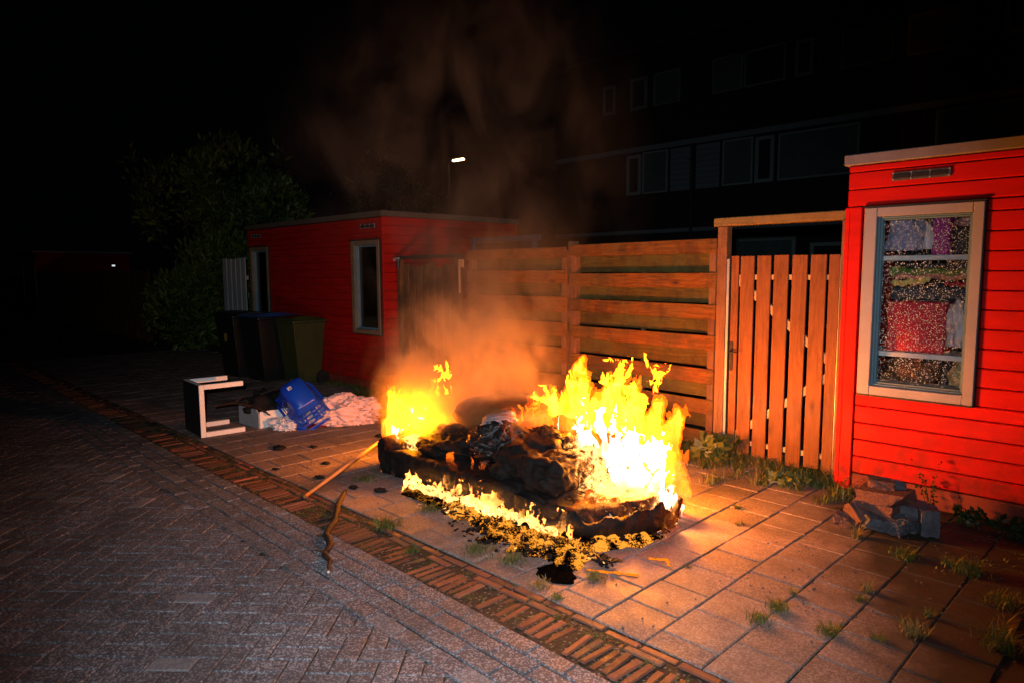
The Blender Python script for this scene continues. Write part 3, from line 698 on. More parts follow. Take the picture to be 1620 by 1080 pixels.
# ------------------------------------------------------------------ terraced houses behind
def house(x0, flip, label):
    root = thing('terraced_house', label, 'house', (x0, 19, 0), 0, 'terraced houses in the row behind the fence')
    W = 5.6; fx = (lambda a: W-a) if flip else (lambda a: a)
    def bx(m, a, b, y0, y1, z0, z1, ch=.004): p, q = sorted((fx(a), fx(b))); m.box(p, q, y0, y1, z0, z1, ch)
    m = MB(); bx(m, .001, W-.001, 0, 9, 0, 8.6, .01); root_w = m.build('wall', m_housewall, root)
    m = MB(); bx(m, .001, W-.001, -.35, 9.3, 8.61, 8.72, .01); m.build('roof', m_roof, root)
    m = MB(); bx(m, .002, W-.002, -.10, -.002, 5.50, 5.66, .01); bx(m, .002, W-.002, -.10, -.002, 2.86, 2.98, .01); m.build('cornice', m_siding, root)
    m = MB(); z = 4.14
    while z < 5.45: bx(m, .06, .84, -.05, -.02, z, z+.155, .004); z += .165
    m.build('siding_panel', m_siding, root)
    def win(a, b, z0, z1, curtain, heavy):
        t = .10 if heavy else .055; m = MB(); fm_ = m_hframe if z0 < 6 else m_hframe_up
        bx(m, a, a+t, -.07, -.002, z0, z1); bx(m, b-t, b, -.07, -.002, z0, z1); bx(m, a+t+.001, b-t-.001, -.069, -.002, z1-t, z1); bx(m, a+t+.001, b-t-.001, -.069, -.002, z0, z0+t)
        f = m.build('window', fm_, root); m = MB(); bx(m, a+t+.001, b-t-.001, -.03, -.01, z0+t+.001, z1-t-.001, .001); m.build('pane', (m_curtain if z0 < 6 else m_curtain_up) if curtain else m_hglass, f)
    win(.94, 1.88, 4.14, 5.46, True, False); win(1.95, 2.50, 4.14, 5.42, False, True); (None if x0 < -16 else win(2.62, 4.75, 4.14, 5.42, True, False))
    win(.55, 1.50, 6.85, 7.85, True, False); win(1.55, 2.75, 6.85, 7.85, False, False) if not flip else win(1.75, 2.4, 6.85, 7.85, False, True); win(3.0, 3.5, 6.85, 7.8, False, True)
    if x0 > -16: win(4.2, 5.45, 6.8, 7.75, True, False)
    win(1.4, 3.2, 1.0, 2.6, True, True); win(3.6, 4.5, .1, 2.4, False, True)
    return root
house(-16.8, True, 'dark terraced house showing above the fence behind the smoke'); house(-11.2, False, 'dark terraced house with a pale siding panel above the garden gate')
house(-5.6, True, 'dark terraced house looming above the bright red shed'); house(0, False, 'dark terraced house furthest right, at the edge of the photo')
dp = thing('drain_pipe', 'thin rain pipe running down between the two dark house fronts', 'pipe', (-11.2, 18.85, 0))
m = MB(); m.tube([(-11.2, 18.82, 0), (-11.2, 18.82, 5.49)], [.05, .05], 10); m.build('pipe', m_lamp_metal, dp)
m = MB()
for zz in (1., 3., 5.): m.box(-11.27, -11.13, 18.76, 18.88, zz, zz+.05, .005)
m.build('clamp', m_lamp_metal, dp); toroot(dp)

sl = thing('street_lamp', 'lit orange street lamp far away above the roofs', 'street lamp', (-31.4, 26.3, 0))
m = MB(); m.tube([(-31.8, 26.3, 0), (-31.8, 26.3, 4), (-31.8, 26.3, 7.9), (-31.6, 26.3, 8.15)], [.10, .08, .05, .04], 10); m.build('pole', m_lamp_metal, sl)
m = MB(); m.box(-31.6, -30.35, 26.15, 26.45, 8.13, 8.24, .04); m.build('lamp_head', m_lamp_metal, sl)
m = MB(); m.box(-31.38, -30.45, 26.2, 26.4, 8.04, 8.125, .03); m.build('lamp_lens', m_lampglow, sl)
toroot(sl)

# ------------------------------------------------------------------ shrubs
def leaf_cloud(name, centres, n, size, mat, parent, seed, tufts=True):
    rs = np.random.RandomState(seed); P = []; A = []
    w = np.array([c[3]*c[4]*c[5] for c in centres]); w = w/w.sum(); pick = rs.choice(len(centres), n, p=w)
    D = rs.normal(size=(n, 3)); D /= np.linalg.norm(D, axis=1)[:, None]; rad = rs.uniform(.55, 1.04, n)**.6
    cen = np.array([c[:3] for c in centres])[pick]; rd = np.array([c[3:6] for c in centres])[pick]
    P = cen+D*rd*rad[:, None]
    keep = fbm(P[:, 0]*1.6, P[:, 1]*1.6, P[:, 2]*1.6, 3, seed) > -.25; P = P[keep]; D = D[keep]; n = len(P)
    dirn = D*.6+rs.normal(size=(n, 3))*.5+np.array([0, 0, .55]); dirn /= np.linalg.norm(dirn, axis=1)[:, None]
    side = np.cross(dirn, rs.normal(size=(n, 3))); side /= np.linalg.norm(side, axis=1)[:, None]; nor = np.cross(dirn, side)
    L = size*rs.uniform(.6, 1.3, n)[:, None]; Wd = L*.17
    V = np.stack([P, P+dirn*L*.45+side*Wd-nor*L*.04, P+dirn*L, P+dirn*L*.45-side*Wd-nor*L*.04], 1).reshape(-1, 3)
    F = np.arange(4*n).reshape(n, 4); T = np.repeat(rs.rand(n, 3), 4, axis=0)
    return mesh_obj(name, V, F, mat, parent, T)
def shrub(label, x, y, H, W, n, seed, mat, size=.16):
    rs = random.Random(seed); root = thing('tall_shrub', label, 'shrub', (x, y, 0))
    cen = []; tr = MB()
    for k in range(17):
        a = rs.uniform(0, 6.28); r = rs.uniform(.1, .9)*W*.5*.75; z = H*rs.uniform(.18, .84); q = (1-abs(z/H-.5)*1.2)
        cx, cy = r*math.cos(a)*q, r*math.sin(a)*q; s = rs.uniform(.45, .8)*W*.26
        cen.append((cx, cy, z, s, s, s*1.15))
        tr.tube([(cx*.05, cy*.05, 0), (cx*.3, cy*.3, z*.4), (cx*.8, cy*.8, z*.8), (cx, cy, z+s*.5)], [.05, .035, .022, .008], 6)
    for k in range(22):     # upright shoots that fringe the outline
        a = rs.uniform(0, 6.28); r = rs.uniform(.2, .95)*W*.45; z = H*rs.uniform(.62, .98)*(1-.18*(r/(W*.5))**2); cen.append((r*math.cos(a), r*math.sin(a), z, .16, .16, .42))
    leaf_cloud('foliage', cen, n, size, mat, root, seed); tr.build('branch', m_bark, root); return root
shrub('tall leafy shrub left of the red shed and the grey picket gate', -15.9, 6.3, 4.6, 4.4, 15000, 5, m_leaf, .17)
shrub('dark shrub rising behind the roof of the left red shed', -15.3, 10.5, 4.9, 3.6, 8000, 8, m_leafdark, .17)

# ------------------------------------------------------------------ wheelie bins
def wheelie(label, x, y, rz, w, d, h, body, lid):
    root = thing('wheelie_bin', label, 'bin', (x, y, 0), rz, 'wheeled bins against the left shed')
    def fr(x0, x1, y0, y1, z0, X0, X1, Y0, Y1, z1): return [(x0, y0, z0), (x1, y0, z0), (x1, y1, z0), (x0, y1, z0), (X0, Y0, z1), (X1, Y0, z1), (X1, Y1, z1), (X0, Y1, z1)]
    FB = [[3, 2, 1, 0], [4, 5, 6, 7], [0, 1, 5, 4], [1, 2, 6, 5], [2, 3, 7, 6], [3, 0, 4, 7]]
    m = MB(); k = .045; m.add(fr(-w+k, -k, .10, d-.09, .03, -w, 0, 0, d, h*.90), FB); m.box(-w-.015, .015, -.015, d+.015, h*.90+.001, h*.945, .012)
    b = m.build('body', body, root); md = b.modifiers.new('bevel', 'BEVEL'); md.width = .025; md.segments = 3; md.limit_method = 'ANGLE'
    m = MB(); n = 8; V = []; F = []
    for i in range(n+1):
        t = i/n; zz = h*.95+.055*math.sin(math.pi*min(1, t*.9+.12)); yy = -.03+(d+.05)*t
        V += [(-w-.025, yy, h*.948), (-w+.03, yy, zz), (-.03, yy, zz), (.025, yy, h*.948)]
    for i in range(n):
        for j in range(3): F.append([i*4+j, i*4+j+1, (i+1)*4+j+1, (i+1)*4+j])
    F += [[3, 2, 1, 0], [n*4, n*4+1, n*4+2, n*4+3]]
    F += [[i*4, (i+1)*4, (i+1)*4+3, i*4+3] for i in range(n)]
    m.add(V, F); m.build('lid', lid, root)
    for xx in (-w-.005, -.045):
        m = MB(); m.tube([(xx, d-.06, .105), (xx+.05, d-.06, .105)], [.105, .105], 20); wh = m.build('wheel', m_rubber, root)
        m = MB(); m.tube([(xx-.004, d-.06, .105), (xx+.054, d-.06, .105)], [.045, .045], 12); m.build('hub', m_lamp_metal, wh)
    m = MB(); m.tube([(-w+.05, d+.05, h*.92), (-.05, d+.05, h*.92)], [.014, .014], 8); m.build('handle', body, root)
    return root
wheelie('olive green wheeled bin nearest the left shed window', -9.34, 4.74, R_(4), .48, .54, 1.04, m_bin, m_bin)
wheelie('black wheeled bin with a blue lid in the middle of the three', -10.02, 4.52, R_(5), .58, .72, 1.07, m_binblack, m_binblue)
b3 = wheelie('black wheeled bin with a round yellow sticker, leftmost of the three', -10.72, 4.42, R_(5), .58, .72, 1.07, m_binblack, m_binblack)
m = MB(); V = [(-.30+.055*math.cos(k*.524), -.004-.0+.030, .66+.075*math.sin(k*.524)) for k in range(12)]; m.add(V, [list(range(12))])
st = m.build('sticker', simple('yellow_sticker', (.20, .16, .04), .6), b3); st.location = (0, 0, 0)

# ------------------------------------------------------------------ dumped furniture
tb = thing('side_table', 'white square side table lying on its side with its legs pointing right', 'table', (-7.455, 2.60, 0), R_(-4))
m = MB(); m.box(-.275, .275, .0, .05, .0, .55, .003); tt = m.build('table_top', m_white, tb)
m = MB(); m.box(-.273, .273, -.003, -.0005, .002, .548, .001); m.build('dark_surface', m_darkwood, tt)
for (xx, zz) in ((.225, .0), (.225, .50), (-.275, .0), (-.275, .50)):
    m = MB(); m.box(xx, xx+.05, .051, .45, zz, zz+.05, .002); m.build('leg', m_white, tb)
dr = thing('drawer_box', 'open white box with a cut grey end panel lying left of the blue basket', 'box', (-7.15, 3.18, 0), R_(0))
m = MB(); m.add([(0, 0, 0), (-.46, -.02, 0), (-.46, -.02, .20), (-.40, -.018, .215), (-.06, -.002, .205), (0, 0, .16), (0, .016, 0), (-.46, -.004, 0), (-.46, -.004, .20), (-.40, -.002, .215), (-.06, .014, .205), (0, .016, .16)],
      [[0, 1, 2, 3, 4, 5], [11, 10, 9, 8, 7, 6], [0, 5, 11, 6], [5, 4, 10, 11], [4, 3, 9, 10], [3, 2, 8, 9], [2, 1, 7, 8], [1, 0, 6, 7]]); m.build('end_panel', m_board_edge, dr)
m = MB(); m.box(-.016, 0, .017, .47, 0, .185, .002); m.build('front_panel', m_white, dr)
m = MB(); m.box(-.46, -.444, .017, .47, 0, .185, .002); m.build('back_panel', m_white, dr)
m = MB(); m.box(-.443, -.017, .017, .47, .004, .016, .001); m.build('bottom_panel', m_white, dr)
tag(lump('black_bag', (-7.42, 3.42, .21), (.24, .24, .13), m_darkcloth, 21, .35, 3.), 'black crumpled cloth bag slumped inside the open white box', 'bag')

# laundry basket, upside down and tilted
def basket():
    root = thing('laundry_basket', 'blue plastic laundry basket turned upside down on the pink cover', 'basket', (-6.95, 3.62, 0))
    n, rows, H = 96, 17, .29
    def ring(t):
        a = .305+(.19-.305)*t; b = .215+(.125-.215)*t; out = []
        for k in range(n):
            w = 2*math.pi*k/n; c, s_ = math.cos(w), math.sin(w); p = .33
            out.append((a*math.copysign(abs(c)**p, c), b*math.copysign(abs(s_)**p, s_), t*H))
        return out
    V = []
    for r in range(rows+1): V += ring(r/rows)
    F = []
    for r in range(rows):
        for k in range(n):
            w = 2*math.pi*(k+.5)/n; q = k % 2
            s1 = abs(math.sin(w))**.33 > .80 and abs(math.cos(w)) < .83; s2 = abs(math.cos(w))**.33 > .80 and abs(math.sin(w)) < .62
            band = r in (4, 5, 7, 8, 10, 11)
            hd = r in (1, 2) and ((abs(math.sin(w)) < .28) or (abs(math.cos(w)) < .30))
            if hd or (q and band and (s1 or s2)): continue
            F.append([r*n+k, r*n+(k+1) % n, (r+1)*n+(k+1) % n, (r+1)*n+k])
    F.append([rows*n+k for k in range(n)])
    # bring the basket into its pose
    ax = uw(.62, -.52, -.50); nn = uw(-.34, -.42, .95)
    ax = ax/np.linalg.norm(ax); nn = nn-ax*(nn@ax); nn /= np.linalg.norm(nn); bx_ = np.cross(nn, ax); RM = np.stack([ax, bx_, nn], 1)
    V = np.array(V)@RM.T; off = np.array([.0, .0, .20]); V += off
    b = mesh_obj('basket_body', V, F, m_blue, root, None, True); s = b.modifiers.new('solid', 'SOLIDIFY'); s.thickness = .004
    m = MB(); rim = np.array([(x*1.03, y*1.04, z) for x, y, z in ring(0)]+[(x*1.03, y*1.04, z) for x, y, z in ring(0)[:1]])@RM.T+off
    m.tube(list(rim), [.010]*(n+1), 8); m.build('rim', m_blue, root, True)
    q = np.array([(-.14, .045, H+.003), (-.105, .045, H+.003), (-.105, .085, H+.003), (-.14, .085, H+.003)])
    q = np.array([(-.13, -.06, H+.003), (-.085, -.06, H+.003), (-.085, -.015, H+.003), (-.13, -.015, H+.003)])@RM.T+off
    lb = mesh_obj('paper_label', q, [[0, 1, 2, 3]], m_sticker, root)
    q = np.array([(-.107, -.045, H+.0045), (-.092, -.045, H+.0045), (-.092, -.022, H+.0045), (-.107, -.022, H+.0045)])@RM.T+off
    mesh_obj('printed_mark', q, [[0, 1, 2, 3]], m_ink, lb)
basket()
def cloth(name, label, c, r, rz, mat, seed, amp=.2, fold=.5, freq=2.2, n=150):
    o = lump(name, (0, 0, r[2]*.6), r, mat, seed, amp, freq, n, True, .9, fold); o.location = c; o.rotation_euler = (0, 0, rz); return tag(o, label, 'cloth')
cloth('bed_cover', 'crumpled pale pink bed cover lying right of the blue basket', (-6.72, 4.00, 0), (.40, .23, .19), R_(56), m_cloth, 33, .20, .30, 1.7)
cloth('pillow_case', 'small white crumpled cloth under the left edge of the blue basket', (-7.00, 3.40, 0), (.17, .11, .07), R_(20), m_cloth2, 41, .3, .5)
cloth('blue_cloth', 'dark blue cloth poking out beneath the blue basket', (-6.98, 3.50, 0), (.10, .14, .07), R_(60), m_clothblue, 43, .3, .5)
cloth('red_cloth', 'small dark red cloth between the basket and the pink cover', (-6.82, 3.72, 0), (.15, .07, .04), R_(50), m_clothred, 44, .3, .4)
cloth('folded_sheet', 'light pink sheet bulging out from under the basket towards the cover', (-6.95, 3.84, 0), (.24, .15, .16), R_(40), m_cloth, 47, .14, .35)

def stick(name, label, pts, rads, mat, rough=.2, extra=None, tip=None):
    P = []; Rr = []; n = len(pts)
    for i in range(n-1):
        for k in range(5):
            t = k/5; P.append(tuple(np.array(pts[i])*(1-t)+np.array(pts[i+1])*t+RS.uniform(-.3, .3, 3)*rads[i]*(rough*2))); Rr.append(rads[i]*(1-t)+rads[i+1]*t)
    P.append(pts[-1]); Rr.append(rads[-1])
    m = MB(); m.tube(P, Rr, 8, rough=rough)
    for e in (extra or []): m.tube(e[0], e[1], 6, rough=rough)
    o = m.build(name, mat, None, True); tag(o, label, 'stick')
    if tip is not None:
        d = np.array(pts[-1])-np.array(pts[-2]); d /= np.linalg.norm(d); t = MB(); t.tube([np.array(pts[-1])+d*.0005, np.array(pts[-1])+d*.004], [rads[-1]*.9]*2, 8); t.build('cut_end', m_cutwood, o)
    return o
stick('long_stick', 'straight bare stick leaning from the pavement into the fire', [(-4.67, 2.41, .016), (-4.85, 2.79, .075), (-5.02, 3.13, .13), (-5.14, 3.38, .17)], [.015, .017, .017, .014], m_barklight, .12, None, 1)
stick('crooked_branch', 'crooked dark branch lying across the brick gutter', [(-4.52, 2.665, .03), (-4.25, 2.45, .05), (-4.05, 2.30, .02), (-3.86, 2.13, .015), (-3.70, 2.07, .018), (-3.60, 1.97, .015), (-3.50, 1.95, .012), (-3.38, 1.87, .010)], [.016, .021, .022, .020, .021, .017, .014, .009], m_bark, .35, [([(-3.86, 2.13, .015), (-3.90, 2.08, .02)], [.012, .004]), ([(-3.62, 1.99, .02), (-3.66, 1.93, .04)], [.010, .003])], 1)
stick('branch', 'mossy branch leaning up over the black bag in the white box', [(-7.47, 3.18, .24), (-7.46, 3.36, .32), (-7.45, 3.55, .37), (-7.44, 3.72, .45)], [.015, .014, .011, .008], m_bark, .3, None, 1)
stick('branch', 'bent branch lying along the top edge of the white box', [(-7.62, 2.90, .23), (-7.45, 3.05, .27), (-7.28, 3.16, .24), (-7.15, 3.20, .22), (-7.08, 3.28, .15)], [.012, .016, .016, .014, .009], m_bark, .4, [([(-7.45, 3.05, .27), (-7.4, 3.15, .36)], [.010, .005])], 1)

# ------------------------------------------------------------------ broken pavers by the red shed
def rock(name, label, c, s, rot, mat, seed, jag=.10):
    rs = np.random.RandomState(seed); m = MB(); n = 7
    G = np.linspace(-1, 1, n); V = []; F = []; idx = {}
    for i in range(n):
        for j in range(n):
            for k in range(n):
                if min(i, j, k) == 0 or max(i, j, k) == n-1: idx[(i, j, k)] = len(V); V.append((G[i], G[j], G[k]))
    for a in range(3):
        for sd in (0, n-1):
            for p in range(n-1):
                for q in range(n-1):
                    def K(u, v): t = [0, 0, 0]; t[a] = sd; t[(a+1) % 3] = u; t[(a+2) % 3] = v; return idx[tuple(t)]
                    f = [K(p, q), K(p+1, q), K(p+1, q+1), K(p, q+1)]; F.append(f if sd else f[::-1])
    V = np.array(V); nn_ = np.linalg.norm(V**4, axis=1)[:, None]**.25; V = V*.8+V/nn_*.2
    N = np.stack([vn(V[:, 0]*2.2+seed+q*7, V[:, 1]*2.2, V[:, 2]*2.2, seed+q) for q in range(3)], 1); N2 = np.stack([vn(V[:, 0]*6+seed+q*7, V[:, 1]*6, V[:, 2]*6, seed+q) for q in range(3)], 1)
    V = V+N*jag+N2*jag*.5
    cut = rs.normal(size=3); cut /= np.linalg.norm(cut); dd = V@cut; V = V-np.maximum(0, dd-.95)[:, None]*cut
    V = V*np.array(s)/2; M = np.array(Matrix.Rotation(rot[2], 3, 'Z') @ Matrix.Rotation(rot[1], 3, 'Y') @ Matrix.Rotation(rot[0], 3, 'X'))
    V = V@M.T; V[:, 2] -= V[:, 2].min(); V += np.array(c)
    return tag(mesh_obj(name, V, F, mat, None, np.tile(rs.rand(3), (len(V), 1))), label, 'rubble', 'broken paving blocks heaped by the red shed')
rock('broken_slab', 'large broken slab lying across the top of the rubble heap', (-1.38, 4.82, .165), (.30, .21, .085), (.03, -.05, R_(-4)), m_concrete2, 1, .05)
rock('broken_brick', 'yellowish broken brick piece on the very top of the rubble heap', (-1.41, 4.82, .245), (.15, .09, .065), (.1, .05, R_(20)), m_concrete2, 2, .14)
rock('concrete_chip', 'small grey chip beside the yellowish piece on top of the heap', (-1.31, 4.87, .245), (.07, .05, .05), (.3, .2, R_(10)), m_concrete, 3, .12)
rock('paving_block', 'brown paving block directly under the top slab of the heap', (-1.42, 4.82, .075), (.24, .16, .088), (-.04, .06, R_(-8)), m_concrete2, 4, .07)
rock('paving_block', 'grey paving block behind, under the right half of the top slab', (-1.28, 4.93, .07), (.22, .16, .095), (.02, .0, R_(12)), m_concrete, 5, .08)
rock('upright_block', 'squared block standing upright with a broken pinkish face, rightmost in the heap', (-1.145, 4.88, 0), (.105, .15, .175), (.02, -.03, R_(30)), m_concrete, 6, .06)
rock('broken_brick', 'tilted split brick with an orange lit edge at the lower left of the heap', (-1.50, 4.68, .0), (.16, .09, .10), (.2, .75, R_(-20)), m_concrete2, 7, .12)
rock('concrete_chunk', 'wedge shaped chunk at the far left foot of the heap', (-1.585, 4.64, 0), (.085, .07, .075), (.2, .3, R_(15)), m_concrete2, 8, .2)
rock('concrete_chunk', 'grey rough chunk at the front foot of the heap', (-1.39, 4.69, 0), (.15, .11, .09), (.1, .2, R_(40)), m_concrete, 9, .16)
rock('concrete_chunk', 'rounded grey chunk between the front chunk and the upright block', (-1.27, 4.75, 0), (.13, .10, .085), (.1, -.2, R_(70)), m_concrete, 10, .18)
rock('concrete_chunk', 'low grey chunk hidden at the back below the top slab', (-1.45, 4.88, 0), (.20, .18, .078), (.0, .0, R_(30)), m_concrete, 12, .1)
rock('concrete_chunk', 'flat grey chunk under the middle of the heap', (-1.25, 4.90, 0), (.18, .14, .07), (.0, .0, R_(80)), m_concrete, 13, .1)

# ------------------------------------------------------------------ grass and weeds
def blades(name, pts, n, h, spread, mat, seed, flat=.5, wid=.0035, parent=None):
    if n <= 400: spread *= (.5 if n <= 110 else .75)
    rs = np.random.RandomState(seed); pts = np.array(pts, float); k = rs.randint(0, len(pts), n); P = np.zeros((n, 3)); P[:, :2] = pts[k, :2]+rs.normal(size=(n, 2))*spread
    P[:, 2] = -.008
    H = h*rs.uniform(.35, 1.15, n)*(pts[k, 2] if pts.shape[1] > 2 else 1.)
    az = rs.uniform(0, 6.283, n); ln = flat*rs.uniform(.3, 1.4, n); d = np.stack([np.cos(az), np.sin(az), np.zeros(n)], 1); sd = np.stack([-np.sin(az), np.cos(az), np.zeros(n)], 1)
    W = wid*rs.uniform(.6, 1.4, n)[:, None]; V = []
    for t, wf in ((0, 1.), (.45, .9), (.8, .55), (1., .08)):
        c = P+d*(H*ln*t**1.8)[:, None]; c[:, 2] += H*(t-.28*ln*t*t); V += [c-sd*W*wf, c+sd*W*wf]
    V = np.stack(V, 1).reshape(-1, 3); f = np.array([[0, 1, 3, 2], [2, 3, 5, 4], [4, 5, 7, 6]]); F = (f[None]+8*np.arange(n)[:, None, None]).reshape(-1, 4)
    return mesh_obj(name, V, F, mat, parent, np.repeat(rs.rand(n, 3), 8, axis=0))
TG = 'grass tufts growing in the paving joints'
tufts = [(-1.14, 4.39, .09, 210, .05, 0, 'wide dark grass tuft on the dirt just right of the rubble heap'), (-.93, 4.45, .07, 90, .04, 0, 'small low tuft right of the wide dark one by the soil'),
 (-.82, 4.42, .11, 260, .05, 0, 'dense green tuft near the right edge below the red shed'), (-1.40, 3.25, .07, 150, .035, 0, 'bright green tuft growing in a slab corner right of the fire'),
 (-1.41, 3.08, .06, 130, .035, 0, 'tuft in the same joint just below the bright green one'), (-1.41, 3.47, .05, 60, .02, 1, 'tiny yellow tuft above the bright green one in the same joint'),
 (-1.15, 3.78, .07, 110, .03, 1, 'yellowish tuft in the middle of the dark slabs at the right'), (-1.14, 3.64, .05, 70, .03, 0, 'low tuft directly below the yellowish one'),
 (-1.13, 3.20, .07, 130, .03, 0, 'green tuft at the bottom right between pale slabs'), (-.85, 3.47, .09, 170, .035, 1, 'dry straw coloured tuft on the dark slabs, lower right'),
 (-.94, 3.30, .04, 70, .04, 0, 'flat little tuft left of the dry straw coloured one'), (-.84, 3.70, .06, 60, .02, 0, 'small tuft above the dry straw coloured one'),
 (-.54, 3.62, .13, 240, .05, 0, 'big shadowy tuft at the lower right edge of the photo'), (-.55, 3.78, .17, 30, .02, 1, 'tall thin dry stalks behind the big shadowy tuft'),
 (-.60, 4.10, .10, 160, .06, 0, 'dark tuft at the right edge below the shed corner'), (-2.26, 2.88, .06, 140, .035, 0, 'green tuft at the right rim of the burnt hole'),
 (-2.42, 2.60, .05, 150, .04, 1, 'mossy tuft beside the brick gutter below the burnt hole'), (-2.26, 2.56, .045, 110, .03, 0, 'second mossy tuft by the gutter, nearer the camera'),
 (-2.98, 2.66, .07, 320, .07, 0, 'long strip of grass along the slabs in front of the embers'), (-2.75, 2.72, .06, 200, .05, 0, 'grass between the strip in front of the embers and the burnt hole'),
 (-3.75, 2.52, .08, 200, .05, 0, 'grass tuft at the gutter straight below the left end of the sofa'), (-3.80, 2.92, .06, 180, .06, 0, 'grass beside the burning left front edge of the sofa'),
 (-4.75, 2.98, .06, 160, .07, 0, 'thin grass in the joint next to the leaning stick'), (-2.24, 4.48, .05, 70, .03, 0, 'little tuft right of the fire towards the gate'),
 (-2.08, 4.20, .04, 50, .03, 0, 'tiny flattened tuft on the orange lit slabs'), (-1.44, 4.50, .13, 60, .03, 1, 'pale grass clump standing in front of the rubble heap'),
 (-1.98, 3.37, .03, 40, .02, 0, 'tiny sprout in the joint right of the glowing cracks'), (-3.3, 2.40, .05, 90, .04, 0, 'moss tuft sitting between the gutter bricks')]
for (tx, ty, h, n, sp, dry, lab) in tufts:
    tag(blades('grass_tuft', [(tx, ty)], n, h*.85, sp, m_drygrass if dry else m_grass, int(abs(tx*1000)+ty*100), .9, .0022), lab, 'grass', TG)
pts = []
for k in range(150):
    t = k/149; x = -3.55+t*1.95; y = 5.72-.1*t-abs(RS.normal())*(.20+.10*math.sin(k*.3)); pts.append((x, y, .6+.6*RS.rand()))
o = tag(blades('grass_verge', pts, 3300, .115, .035, m_weed, 77, .9, .0042), 'unkempt grass and weeds along the foot of the fence and gate', 'grass', None, 'stuff')
o = tag(blades('dry_grass', [(p[0], p[1]-.03, p[2]) for p in pts[:90]], 1300, .15, .05, m_drygrass, 78, 1.1, .0022), 'dry stalks mixed into the weeds at the fence foot', 'grass', None, 'stuff')
pts = [(x_, 5.30+RS.normal()*.05, .5+.5*RS.rand()) for x_ in np.linspace(-12, -8.1, 80)]+[(-8.0+.1*RS.normal(), 5.2-.3*RS.rand(), .7) for _ in range(20)]
tag(blades('grass_strip', pts, 2600, .10, .05, m_weed, 79, .9, .004), 'low weeds along the foot of the left shed', 'grass', None, 'stuff')
pts = [(rr(-1.6, .6), rr(4.3, 5.35), rr(.2, .6)) for _ in range(60)]
tag(blades('ground_weeds', pts, 600, .05, .05, m_weed, 80, 1.2, .004), 'scattered weeds on the dark soil below the red shed', 'grass', None, 'stuff')
pts = [(rr(-16, .2), 2.40+rr(-.2, .12), rr(.2, .7)) for _ in range(300)]
tag(blades('gutter_moss', pts, 7500, .026, .03, m_grass, 81, 1.2, .0024), 'moss and short grass in the brick gutter joints', 'moss', None, 'stuff')
def leafy(name, label, x, y, h, n, seed, size, mat, spread=.05, arch=.5):
    rs = np.random.RandomState(seed); st = MB(); V = []; F = []; T = []
    for s in range(n):
        az = rs.uniform(0, 6.28); H = h*rs.uniform(.5, 1.1); px, py = x+rs.normal()*spread, y+rs.normal()*spread*.5
        pts = [(px+arch*H*t*t*math.cos(az), py+arch*H*.6*t*t*math.sin(az), -.005+H*(t-.25*t*t)) for t in np.linspace(0, 1, 7)]
        st.tube(pts, [.003*(1.1-t) for t in np.linspace(0, 1, 7)], 5)
        for q in range(2, 7):
            for _ in range(3):
                p = np.array(pts[q]); d = rs.normal(size=3)+np.array([0, 0, .3]); d /= np.linalg.norm(d); sd = np.cross(d, rs.normal(size=3)); sd /= np.linalg.norm(sd); L = size*rs.uniform(.6, 1.3)
                k = len(V); V += [p, p+d*L*.5+sd*L*.3, p+d*L, p+d*L*.5-sd*L*.3]; F.append([k, k+1, k+2, k+3]); T += [rs.rand(3)]*4
    o = thing(name, label, 'plant', (x, y, 0)); a_ = mesh_obj('foliage', np.array(V), F, mat, o, np.array(T)); b_ = st.build('stem', mat, o); toroot(o); return o
WP = 'weeds along the foot of the red shed'
leafy('weed', 'tall spindly weed against the red wall behind the rubble heap', -1.20, 5.30, .48, 5, 2, .028, m_leafdark, .03, .25)['group'] = WP
leafy('weed', 'single upright weed stalk just right of the spindly one', -1.03, 5.25, .30, 2, 3, .015, m_leafdark, .01, .1)['group'] = WP
leafy('weed', 'low dark leafy weed right beside the upright block', -.99, 5.26, .15, 7, 4, .045, m_leafdark, .05, .6)['group'] = WP
leafy('weed', 'larger dark leafy weed in the middle of the red shed foot', -.82, 5.22, .16, 7, 5, .05, m_leafdark, .05, .7)['group'] = WP
leafy('weed', 'creeping dark weed near the right end of the red shed foot', -.70, 5.18, .12, 7, 6, .045, m_leafdark, .06, .8)['group'] = WP
leafy('dock_plant', 'broad leaved yellow green plant at the foot of the gate post', -3.0, 5.45, .30, 9, 7, .11, m_weed, .07, .5)
leafy('dock_plant', 'smaller broad leaved plant below the middle of the gate', -2.25, 5.18, .14, 6, 9, .07, m_weed, .06, .6)
leafy('thin_weed', 'thin branching weed against the red corner board', -1.85, 5.30, .34, 7, 10, .012, m_weed, .06, .6)

# ------------------------------------------------------------------ the burning sofa
def hear(V):            # how strongly each spot of the wreck is alight
    u = V@RT; w = V@FW; z = V[:, 2]
    a = np.clip(1.35-np.hypot((u-.75)/.62, (w-4.75)/.7), 0, 1); b = np.clip(1.1-np.hypot((u+.85)/.28, (w-5.7)/.4), 0, 1)
    c = np.clip(1.1-np.abs(V[:, 1]-3.12)/.10, 0, 1)*np.clip(1.2-z/.14, 0, 1)
    return np.clip(np.maximum(np.maximum(a, b), c), 0, 1)
def sdf_mesh(name, fn, lo, hi, h, mat, parent, smooth=True):
    X, Y_, Z = grid(lo, hi, h); Fd = fn(X, Y_, Z); Fd[0] = Fd[-1] = -1; Fd[:, 0] = Fd[:, -1] = -1; Fd[:, :, 0] = Fd[:, :, -1] = -1
    V, Q = surface_nets(Fd, np.array(lo), h); T = np.zeros((len(V), 3)); T[:, 0] = .5; T[:, 1] = hear(V); return mesh_obj(name, V, Q, mat, parent, T, smooth)
sofa = thing('burning_sofa', 'charred sofa wreck burning on the pavement in front of the board fence', 'sofa', (-3.7, 3.7, 0))
